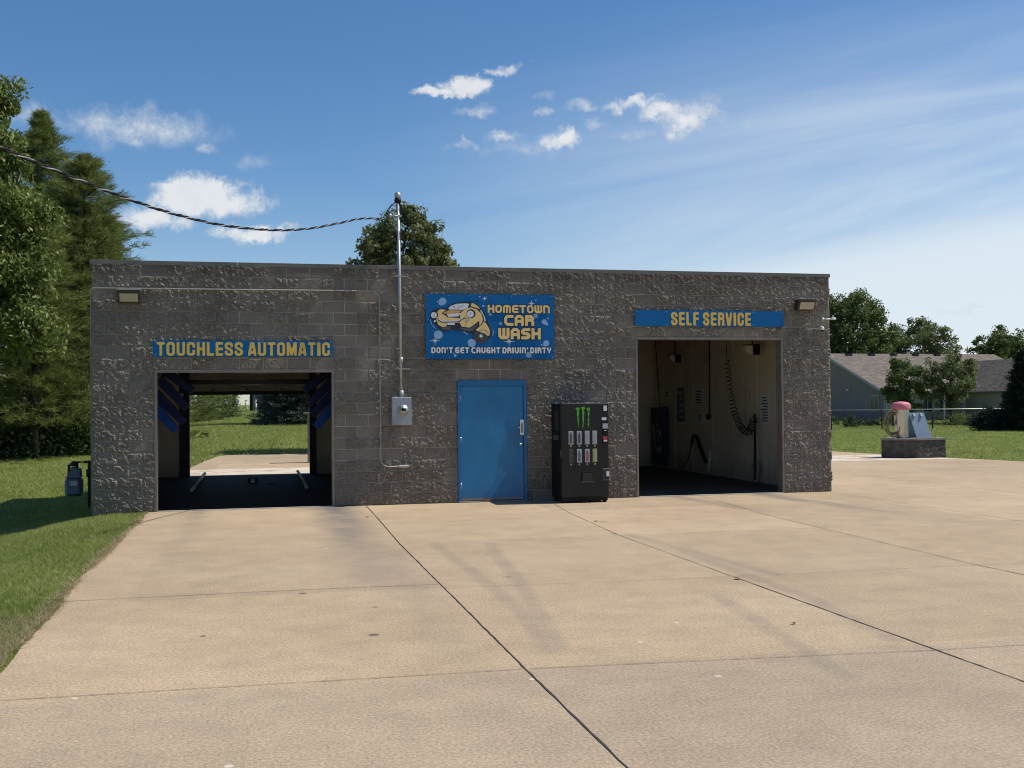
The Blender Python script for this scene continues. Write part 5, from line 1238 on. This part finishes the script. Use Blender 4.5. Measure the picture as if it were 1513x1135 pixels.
def conifer(name, label, base, height, rad, z0, needm, seed, nwh=26, nb=9, up=.12, tuft=.30, per=26, needle=.16, prof=None, trunk=.16, group=None, ntuft=7, wid=.10):
    base = np.array(base, float); rg = np.random.default_rng(seed); rnd = random.Random(seed)
    t_ = thing(name, label, 'tree', base, group=group); m_ = MB()
    limb(m_, base-np.array([0, 0, .3]), base+np.array([0, 0, height]), trunk, .02, rnd, 8, .008)
    C = []; Dd = []
    for i in range(nwh):
        f = i/(nwh-1); z = z0+(height-z0)*f; L0 = rad*(prof(f) if prof else (1-f)**.8+.04)
        for j in range(nb):
            a_ = 2*math.pi*(j+rnd.random()*.8)/nb+i*1.1; L_ = L0*rnd.uniform(.72, 1.14)
            dr__ = np.array([math.cos(a_), math.sin(a_), 0]); p0 = base+np.array([0, 0, z]); p1 = p0+dr__*L_+np.array([0, 0, L_*up*rnd.uniform(.3, 1.6)])
            if j % 2 == 0: m_.tube([p0, (p0+p1)/2-np.array([0, 0, .04*L_]), p1], [.035*trunk/.16, .02, .006], 4, False)
            for k in range(ntuft):
                s_ = .25+.78*(k+rnd.random()*.6)/ntuft; q = p0+(p1-p0)*s_; side = np.array([-dr__[1], dr__[0], 0])*rnd.uniform(-1, 1)*L_*.24*(1.1-s_*.4)
                C.append(q+side+np.array([0, 0, rnd.uniform(-.08, .10)-.05*math.sin(s_*3)])); Dd.append(dr__+np.array([0, 0, .35])+side/(L_+.01)*2.0)
    C = np.array(C); Dd = np.array(Dd); n = len(C)*per
    c = np.repeat(C, per, 0); dd = np.repeat(Dd, per, 0)/1.0+rg.normal(0, .62, (n, 3)); dd /= np.linalg.norm(dd, axis=1)[:, None]
    st0 = c+rg.normal(0, tuft*.42, (n, 3))*np.array([1, 1, .45]); ln = needle*(.6+.8*rg.random(n))[:, None]
    sd2 = np.cross(dd, rg.normal(0, 1, (n, 3))); sd2 /= np.linalg.norm(sd2, axis=1)[:, None]
    V = np.stack([st0-sd2*needle*wid, st0+sd2*needle*wid, st0+dd*ln], 1).reshape(-1, 3)
    m_.build('trunk', M_bark, t_); np_mesh('crown', V, np.arange(3*n).reshape(-1, 3), needm, t_)
    return t_
def shrub(name, label, base, h_, r_, leafm, seed, n=40, nleaf=60, size=.10, twigs=True, group=None):
    base = np.array(base, float); rg = np.random.default_rng(seed); rnd = random.Random(seed)
    t_ = thing(name, label, 'shrub', base, group=group)
    d = rg.normal(0, 1, (n, 3)); d /= np.linalg.norm(d, axis=1)[:, None]; d[:, 2] = np.abs(d[:, 2])
    C = base+d*np.array([r_, r_*.8, h_*.82])*(.35+.65*rg.random(n)**.5)[:, None]
    V, Fq = leaves(C, nleaf, h_*.22, size, rg)
    np_mesh('foliage', V, Fq, leafm, t_)
    m_ = MB()
    for k in range(14 if twigs else 5): limb(m_, base+np.array([rnd.uniform(-.2, .2)*r_, rnd.uniform(-.2, .2)*r_, -.05]), C[k % n], .02, .006, rnd, 3, .1)
    m_.build('stems', M_bark, t_)
    return t_
def gz(p): p = np.array(p, float); p[2] = float(terr(p[0], p[1])); return p
# left: tall broad tree with drooping leaves, white pines, thicket
broad_tree('walnut_tree', 'tall light green drooping leaved tree at the far left edge', gz(at(-98, 670, 38)), 14.0, 3.2, 3.6, M_leaf_light, 5, 400, 230, .18, .62, .28, droop=1.5, bumps=.3,
           lobes=[(1.2, -.6, 12.6, .9, 20), (2.2, -.8, 11.0, 1.0, 22), (2.9, -1, 8.6, 1.2, 30), (3.1, -1, 6.4, 1.3, 34), (3.4, -1.4, 4.7, 1.0, 18), (2.3, -.6, 13.0, .6, 9)])
conifer('pine_tree', 'tall white pine rising behind the left end of the building', gz(at(126, 668, 44)), 11.9, 3.05, 2.2, M_pine, 11, 26, 11, .34, .26, 34, .24, prof=lambda f: (1-f)**.50*(1+.30*math.sin(f*33)), trunk=.22, ntuft=8, wid=.05)
conifer('pine_tree', 'feathery pine in front with low sweeping boughs at the left', gz(at(52, 672, 41)), 9.2, 3.0, 1.2, M_pine, 12, 22, 10, .22, .26, 34, .24, prof=lambda f: (1-f)**.5*(1+.2*math.sin(f*23)), trunk=.20, ntuft=8, wid=.05)
conifer('pine_tree', 'tapering pine behind whose top reaches toward the sky at left', gz(at(62, 660, 49)), 14.9, 2.9, 3.0, M_pine, 13, 28, 10, .45, .28, 34, .26, prof=lambda f: (1-f)**.60*(1+.3*math.sin(f*25)), trunk=.22, ntuft=8, wid=.05)
conifer('pine_tree', 'middle pine filling the gap between the left pines', gz(at(88, 668, 46)), 11.2, 3.0, 2.2, M_pine, 15, 24, 10, .34, .26, 32, .24, prof=lambda f: (1-f)**.55*(1+.28*math.sin(f*31)), trunk=.20, ntuft=8, wid=.05)
conifer('pine_tree', 'dark pine leaning over the left end of the roof line', gz(at(158, 662, 47)), 9.9, 2.2, 2.0, M_pine, 14, 20, 9, .35, .30, 32, .22, prof=lambda f: (1-f)**.55*(1+.3*math.sin(f*29)), trunk=.18, ntuft=8, wid=.055)
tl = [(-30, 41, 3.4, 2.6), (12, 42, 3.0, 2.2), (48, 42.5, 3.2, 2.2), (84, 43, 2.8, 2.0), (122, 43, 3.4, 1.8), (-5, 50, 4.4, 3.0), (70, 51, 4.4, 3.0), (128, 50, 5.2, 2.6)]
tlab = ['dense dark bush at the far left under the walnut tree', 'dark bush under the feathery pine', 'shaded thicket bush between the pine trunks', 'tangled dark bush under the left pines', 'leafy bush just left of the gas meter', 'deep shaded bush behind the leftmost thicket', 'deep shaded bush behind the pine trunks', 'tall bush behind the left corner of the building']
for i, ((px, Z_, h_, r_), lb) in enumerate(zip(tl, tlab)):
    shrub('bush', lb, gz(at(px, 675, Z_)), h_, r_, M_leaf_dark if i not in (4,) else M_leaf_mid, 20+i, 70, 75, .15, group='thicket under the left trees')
for i, (px, Z_, h_) in enumerate([(68, 43.4, 1.5), (84, 43.2, 1.8), (100, 43, 1.6), (112, 43.2, 1.4)]):
    base = gz(at(px, 680, Z_)); rnd = random.Random(50+i); t_ = thing('bare_sapling', ('pale bare twiggy sapling, leftmost in front of the thicket', 'tallest pale twiggy sapling in front of the thicket', 'pale twiggy sapling left of the gas meter', 'short pale twigs right beside the gas meter')[i], 'sapling', base, group='bare saplings before the thicket'); m_ = MB()
    for k in range(12): limb(m_, base, base+np.array([rnd.uniform(-.9, .9), rnd.uniform(-.4, .4), h_*rnd.uniform(.4, 1)]), .016, .006, rnd, 4, .12)
    m_.build('stems', M_twig, t_)
# behind the roof
broad_tree('maple_tree', 'rounded green tree crown showing above the middle of the roof', gz(at(600, 660, 42)), 9.3, 1.95, 3.6, M_leaf_olive, 31, 230, 95, .17, .34, .16, bumps=.40, lobes=[(.25, 0, 9.0, .45, 12), (1.35, 0, 7.5, .6, 20), (-1.2, 0, 7.6, .7, 18), (.8, 0, 8.7, .5, 14), (-.6, 0, 8.3, .5, 14)])
# through the bay
conifer('blue_spruce', 'blue green spruce in the field, seen at the right in the automatic bay', gz(at(440, 628, 70)), 9.0, 2.75, .12, M_spruce, 41, 34, 18, -.06, .30, 44, .15, prof=lambda f: (1-f)**.85+.05, trunk=.14, ntuft=7, wid=.16)
conifer('pine_tree', 'bushy green pine in the field, seen at the left in the automatic bay', gz(at(275, 624, 70)), 6.6, 2.9, .3, M_pine, 42, 18, 10, .12, .3, 28, .20, prof=lambda f: (1-f)**.6, trunk=.14, wid=.07)
shrub('bush', 'green bush at the left edge of the field behind the bay', gz(at(322, 618, 84)), 2.9, 2.0, M_leaf_mid, 43, 70, 70, .16)
broad_tree('field_tree', 'small tree with dark trunk in the field behind the bay', gz(at(347, 611, 100)), 7.5, 2.4, 1.9, M_leaf_olive, 44, 110, 80, .26, .7, .28)
for i, (px, lb) in enumerate(((372, 'leafy tree at the back of the field left of the spruce'), (300, 'distant round tree behind the bushy field pine'), (455, 'distant tree behind the blue spruce'))):
    broad_tree('distant_tree', lb, gz(at(px, 606, 125+8*i)), 8+i, 4.2, 2.0 if i else 3.2, M_leaf_mid, 45+i, 110, 70, .42, 1.1, .25, group='trees at the back of the field')
# far field fence posts and white house behind
ph = gz(at(396, 608, 118))
t_ = thing('far_white_house', 'small white house far behind the field', 'house', ph)
m_ = MB(); m_.box(ph[0]-1.6, ph[0]+3, ph[1], ph[1]+6, ph[2]-.2, ph[2]+2.6); m_.build('wall', mat('white_siding', (.14, .145, .15), .6), t_)
m_ = MB(); m_.prism([(ph[0]-2, ph[1]-.4, ph[2]+2.6), (ph[0]-2, ph[1]+6.4, ph[2]+2.6), (ph[0]-2, ph[1]+3, ph[2]+4.6)], (5.4, 0, 0)); m_.build('roof', M_ceiling, t_)
for x in (-1.1, .3, 1.7):
    m_ = MB(); m_.box(ph[0]+x, ph[0]+x+.8, ph[1]-.04, ph[1]+.02, ph[2]+1.0, ph[2]+2.1); m_.build('window', M_label_b, t_)
for i, (px, lb) in enumerate(((364, 'grey field post nearest the small dark trunk'), (352, 'grey field post left of its twin behind the dark trunk'), (378, 'grey field post in front of the white house'))):
    b_ = gz(at(px, 610, 100)); m_ = MB(); m_.tube([b_, b_+np.array([0, 0, 1.1])], [.10, .09], 8); m_.tube([b_+np.array([0, 0, 1.1]), b_+np.array([0, 0, 1.16])], [.12, .05], 8); o = m_.build('fence_post', M_paper); tag(o, lb, 'post', 'posts at the back of the field')
# weeds by the rear apron
shrub('weed_clump', 'low pale weed clump at the rear slab edge', gz(hit(293, 648, 2, .2)), .45, .7, M_leaf_light, 60, 22, 30, .09, False)

# right side trees behind the house
broad_tree('oak_tree', 'large dark green tree directly right of the building corner', gz(at(1258, 612, 112)), 12.6, 4.9, 2.6, M_leaf_mid, 71, 340, 110, .30, .80, .35, bumps=.26, lobes=[(-2.2, 0, 11, 1.4, 24), (3.0, 0, 7.5, 1.5, 26)])
broad_tree('ash_tree', 'airy grey green tree behind the middle of the house roof', gz(at(1364, 612, 118)), 10.6, 4.0, 3.0, M_leaf_olive, 72, 220, 90, .28, .70, .3, bumps=.32, droop=.5)
broad_tree('maple_tree', 'round green tree behind the right end of the house roof', gz(at(1484, 612, 116)), 9.2, 3.1, 3.0, M_leaf_mid, 73, 200, 100, .28, .66, .3, bumps=.28)
broad_tree('distant_tree', 'small yellow green tree low behind the left part of the house roof', gz(at(1285, 612, 121)), 6.9, 2.8, 2.4, M_leaf_light, 74, 80, 90, .3, .8, .25)
# in front of the house
broad_tree('crab_apple_tree', 'small green tree before the house, left of the pair', gz(at(1337, 614, 80)), 4.7, 1.45, .9, M_leaf_mid, 75, 95, 70, .20, .36, .12, bumps=.55, lobes=[(-.7, 0, 4.5, .35, 8), (.9, 0, 3.9, .4, 8), (-1.3, 0, 2.4, .4, 8)])
broad_tree('crab_apple_tree', 'small olive spreading tree before the house, right of the pair', gz(at(1406, 614, 79)), 4.75, 1.9, 1.5, M_leaf_olive, 76, 115, 62, .20, .38, .13, bumps=.6, lobes=[(-1.9, 0, 3.2, .6, 14), (1.5, 0, 4.0, .6, 12), (.2, 0, 4.7, .4, 8)])
conifer('spruce_tree', 'very dark spruce at the right edge in front of the house', gz(at(1519, 630, 60)), 4.4, 1.5, .05, M_pinedark, 77, 24, 13, .10, .28, 34, .17, prof=lambda f: (1-f)**.7+.05, trunk=.14, wid=.14)
shrub('dark_bush', 'dark low bush left of the dark spruce at the right', gz(at(1466, 630, 61)), 1.55, 1.2, M_pinedark, 78, 60, 90, .13)
sh = [(1255, 71, .85, .55, M_leaf_dark, 'grey green round shrub nearest the building corner'), (1283, 74, .5, .8, M_leaf_dark, 'low spreading shrub by the second fence post'), (1305, 74, .6, .9, M_leaf_olive, 'low olive shrub left of the vacuum hose'), (1396, 74, .8, 1.0, M_leaf_dark, 'dark low shrub right of the mat rack'), (1424, 73, 1.25, .85, M_leaf_light, 'tall yellow green ornamental shrub under the house window'), (1446, 72, .9, .9, M_leaf_dark, 'dark shrub between the yellow green shrub and the dark bush'), (1332, 76, .7, .9, M_leaf_dark, 'dark shrub behind the vacuum'), (1235, 78, .9, 1.3, M_leaf_dark, 'shaded hedge shrub at the corner of the blue grey gable')]
for i, (px, Z_, h_, r_, m, lb) in enumerate(sh): shrub('garden_shrub', lb, gz(at(px, 630, Z_)), h_*1.15, r_*1.1, m, 90+i, 30, 60, .09, False, group='shrubs along the garden fence')

# ------------------------------------------------------------------ neighbour house
def siding(name, col):
    m, nt, b = new_mat(name); p = nt.pos(); sx = nt.node('ShaderNodeSeparateXYZ', i_0=p)
    f = nt.math('FRACT', nt.math('DIVIDE', sx.outputs['Z'], .17)); ln = nt.maprange(f, 0, .14, .62, 1)
    c = nt.ramp(nt.noise(.6, 4, .6, p), [(.3, tuple(q*.9 for q in col)), (.7, tuple(q*1.08 for q in col))])
    c = nt.mix(1, c, nt.node('ShaderNodeCombineXYZ', i_0=ln, i_1=ln, i_2=ln).outputs[0], 'MULTIPLY')
    nt.l.new(c, b.inputs['Base Color']); b.inputs['Roughness'].default_value = .7
    nt.l.new(nt.bump(f, .5, .02), b.inputs['Normal']); return m
M_side_blue = siding('blue_grey_siding', (.215, .180, .178)); M_side_tan = siding('tan_siding', (.30, .265, .215))
def shingles():
    m, nt, b = new_mat('roof_shingles'); p = nt.pos()
    br = nt.node('ShaderNodeTexBrick', i_Scale=1.0); nt.l.new(nt.vmath('MULTIPLY', nt.obj(), (1, 1.0, 2.0)), br.inputs['Vector'])
    n = nt.noise(2.0, 5, .75, nt.vmath('MULTIPLY', p, (1, 1, 9))); n2 = nt.noise(.25, 3, .5, p)
    c = nt.ramp(n, [(.34, (.060, .047, .037)), (.5, (.125, .100, .078)), (.66, (.23, .193, .158))])
    c = nt.mix(1, c, nt.ramp(n2, [(.3, (.9, .9, .9)), (.7, (1.08, 1.07, 1.05))]), 'MULTIPLY')
    nt.l.new(c, b.inputs['Base Color']); b.inputs['Roughness'].default_value = .9; return m
M_shingle = shingles()
M_trim = mat('house_trim', (.34, .32, .31), .5, 0, .06, 3); M_gutter = mat('gutter', (.26, .27, .28), .5, 0, .1, 3)
M_pane = mat('window_pane', (.03, .04, .055), .08, 0, .2, 3)
hR = unit(np.array([RV[0], RV[1], 0])); hF = np.array([-hR[1], hR[0], 0])
cg = lambda a_, b_, z: np.array([CAM[0], CAM[1], 0])+hR*a_+hF*b_+np.array([0, 0, z])
th = math.atan2(2.4, 8.0)
O0 = cg(30.9, 90, 0); eu = hR*math.cos(th)+hF*math.sin(th); ev = -hR*math.sin(th)+hF*math.cos(th)
def H(u_, v_, z): return O0+eu*u_+ev*v_+np.array([0, 0, z])
hs = thing('neighbour_house', 'long low grey house with brown shingle roof behind the fence', 'house', O0)
WD, LN, ZE, ZR = 16.6, 17.6, 2.45, 5.75
m_ = MB(); m_.prism([H(0, 0, -.2), H(0, 0, ZE), H(0, WD/2, ZR-.1), H(0, WD, ZE), H(0, WD, -.2)], tuple(eu*.15)); m_.build('gable_wall', M_side_blue, hs)
m_ = MB(); m_.obox(H(.16, 0, -.2), eu*(LN-.16), ev*.15, (0, 0, ZE+.2)); m_.obox(H(.16, WD-.15, -.2), eu*(LN-.16), ev*.15, (0, 0, ZE+.2)); m_.prism([H(LN, 0, -.2), H(LN, 0, ZE), H(LN, WD/2, ZR-.1), H(LN, WD, ZE), H(LN, WD, -.2)], tuple(eu*.15)); m_.build('front_wall', M_side_tan, hs)
sl_ = (ZR-ZE)/(WD/2); o_ = .45
m_ = MB(); m_.prism([H(-.35, -o_, ZE-o_*sl_), H(-.35, WD/2, ZR), H(-.35, WD+o_, ZE-o_*sl_), H(-.35, WD+o_, ZE-o_*sl_+.16), H(-.35, WD/2, ZR+.18), H(-.35, -o_, ZE-o_*sl_+.16)], tuple(eu*(LN+.7))); rf = m_.build('roof', M_shingle, hs)
m_ = MB(); m_.prism([H(-.38, -o_-.02, ZE-o_*sl_-.12), H(-.38, WD/2, ZR-.10), H(-.38, WD+o_, ZE-o_*sl_-.12), H(-.38, WD+o_, ZE-o_*sl_+.14), H(-.38, WD/2, ZR+.15), H(-.38, -o_-.02, ZE-o_*sl_+.14)], tuple(-eu*.06)); m_.build('rake_board', M_trim, hs)
m_ = MB(); m_.obox(H(-.3, -o_-.14, ZE-o_*sl_-.02), eu*(LN+.5), ev*.12, (0, 0, .14)); m_.build('gutter', M_gutter, hs)
for k in range(6):
    m_ = MB(); o1 = H(1.6+2.35*k, WD/2-.6, ZR-.22); m_.obox(o1, eu*.5, ev*.4, (0, 0, .42)); m_.build('roof_vent', M_darkmetal, rf)
m_ = MB(); p = H(5.6, WD/2-2.2, ZR-.9); m_.tube([p, p+np.array([0, 0, .7])], .06, 8); m_.lathe(p-np.array([0, 0, .02]), [(.22, 0), (.18, .12), (.06, .25)], 10); m_.build('vent_pipe', M_whiteplas, rf)
def window(o, ax, w, z0, z1, out, parent, bars=1):
    o = np.array(o, float); out = np.array(out); m_ = MB(); ax = np.array(ax); f = .09
    m_.obox(o+out*.02+np.array([0, 0, z0]), ax*w, out*.05, (0, 0, f)); m_.obox(o+out*.02+np.array([0, 0, z1-f]), ax*w, out*.05, (0, 0, f))
    m_.obox(o+out*.02+np.array([0, 0, z0+f]), ax*f, out*.05, (0, 0, z1-z0-2*f)); m_.obox(o+out*.02+ax*(w-f)+np.array([0, 0, z0+f]), ax*f, out*.05, (0, 0, z1-z0-2*f))
    for k in range(bars): m_.obox(o+out*.02+ax*(w*(k+1)/(bars+1)-.03)+np.array([0, 0, z0+f]), ax*.06, out*.04, (0, 0, z1-z0-2*f))
    fr_ = m_.build('window', M_trim, parent)
    m_ = MB(); m_.obox(o+out*.008+ax*f*.5+np.array([0, 0, z0+f*.5]), ax*(w-f), out*.02, (0, 0, z1-z0-f)); m_.build('pane', M_pane, fr_)
window(H(0, 2.1, 0), -ev, 1.3, .75, 2.15, -eu, hs); 
window(H(3.5, 0, 0), eu, 1.1, .6, 2.0, -ev, hs, 1); window(H(5.1, 0, 0), eu, 1.4, .6, 2.0, -ev, hs, 1); window(H(1.4, 0, 0), eu, 1.0, .9, 2.0, -ev, hs, 0)
m_ = MB(); m_.obox(H(-.02, -.02, -.1), eu*.14, -ev*.02, (0, 0, ZE)); m_.obox(H(-.02, 0, -.1), -eu*.02, ev*.14, (0, 0, ZE)); m_.build('corner_trim', M_trim, hs)
m_ = MB(); q = H(-.06, 5.1, 2.55); m_.obox(q, -eu*.15, ev*.2, (0, 0, .12)); m_.build('wall_light', M_whiteplas, hs)
# little porch gable
m_ = MB(); m_.prism([H(4.6, -1.3, 2.25), H(6.9, -1.3, 2.25), H(5.75, -1.3, 2.95)], tuple(ev*1.6)); m_.build('porch_roof', M_shingle, hs)
for u_ in (4.7, 6.7): m_ = MB(); m_.obox(H(u_, -1.25, -.1), eu*.12, ev*.12, (0, 0, 2.34)); m_.build('porch_post', M_trim, hs)
# right wing with its gable to the camera
wl = 7.75; ww_ = 5.0; vf = -5.2; zr2 = 4.85; ze2 = 2.55
m_ = MB(); m_.prism([H(wl, vf, -.2), H(wl+ww_, vf, -.2), H(wl+ww_, vf, ze2), H(wl+ww_/2, vf, zr2-.12), H(wl, vf, ze2)], tuple(ev*.15)); m_.obox(H(wl, vf+.16, -.2), eu*.15, ev*(-vf-.2), (0, 0, ze2+.1)); m_.obox(H(wl+ww_-.15, vf+.16, -.2), eu*.15, ev*(-vf-.2), (0, 0, ze2+.1)); m_.build('wing_wall', M_side_tan, hs)
s2 = (zr2-ze2)/(ww_/2); o_ = .4
m_ = MB(); m_.prism([H(wl-o_, vf-.5, ze2-o_*s2), H(wl+ww_/2, vf-.5, zr2), H(wl+ww_+o_, vf-.5, ze2-o_*s2), H(wl+ww_+o_, vf-.5, ze2-o_*s2+.16), H(wl+ww_/2, vf-.5, zr2+.18), H(wl-o_, vf-.5, ze2-o_*s2+.16)], tuple(ev*11)); m_.build('wing_roof', M_shingle, hs)
m_ = MB(); m_.prism([H(wl-o_-.02, vf-.52, ze2-o_*s2-.1), H(wl+ww_/2, vf-.52, zr2-.1), H(wl+ww_+o_, vf-.52, ze2-o_*s2-.1), H(wl+ww_+o_, vf-.52, ze2-o_*s2+.12), H(wl+ww_/2, vf-.52, zr2+.14), H(wl-o_-.02, vf-.52, ze2-o_*s2+.12)], tuple(-ev*.06)); m_.build('rake_board', M_gutter, hs)

# chain link fence
f0 = cg(17.5, 64.5, 0)
fn = thing('chain_link_fence', 'low chain link fence between the lawn and the house garden', 'fence', f0)
m_ = MB(); m_.tube([f0+np.array([0, 0, 1.17]), f0+hR*17+np.array([0, 0, 1.17])], .025, 6); m_.build('top_rail', M_galv, fn)
for k in range(6):
    p = f0+hR*(1.25+3.0*k+.15); m_ = MB(); m_.tube([p-np.array([0, 0, .1]), p+np.array([0, 0, 1.2])], .035, 6); m_.build('fence_post', M_blackmat, fn)
m_ = MB(); r = .0035
for k in range(0, 230):                        # woven wires, each a thin zigzag strand
    for sgn in (1, -1):
        a_ = f0+hR*(.075*k)+np.array([0, 0, .04]); b_ = a_+hR*sgn*1.1+np.array([0, 0, 1.1])
        s0 = float((a_-f0)@hR); s1 = float((b_-f0)@hR)
        if s1 < 0 or s1 > 17: continue
        m_.add([a_-hR*r, a_+hR*r, b_+hR*r, b_-hR*r], [(0, 1, 2, 3)])
m_.build('wire_mesh', M_darkmetal, fn)
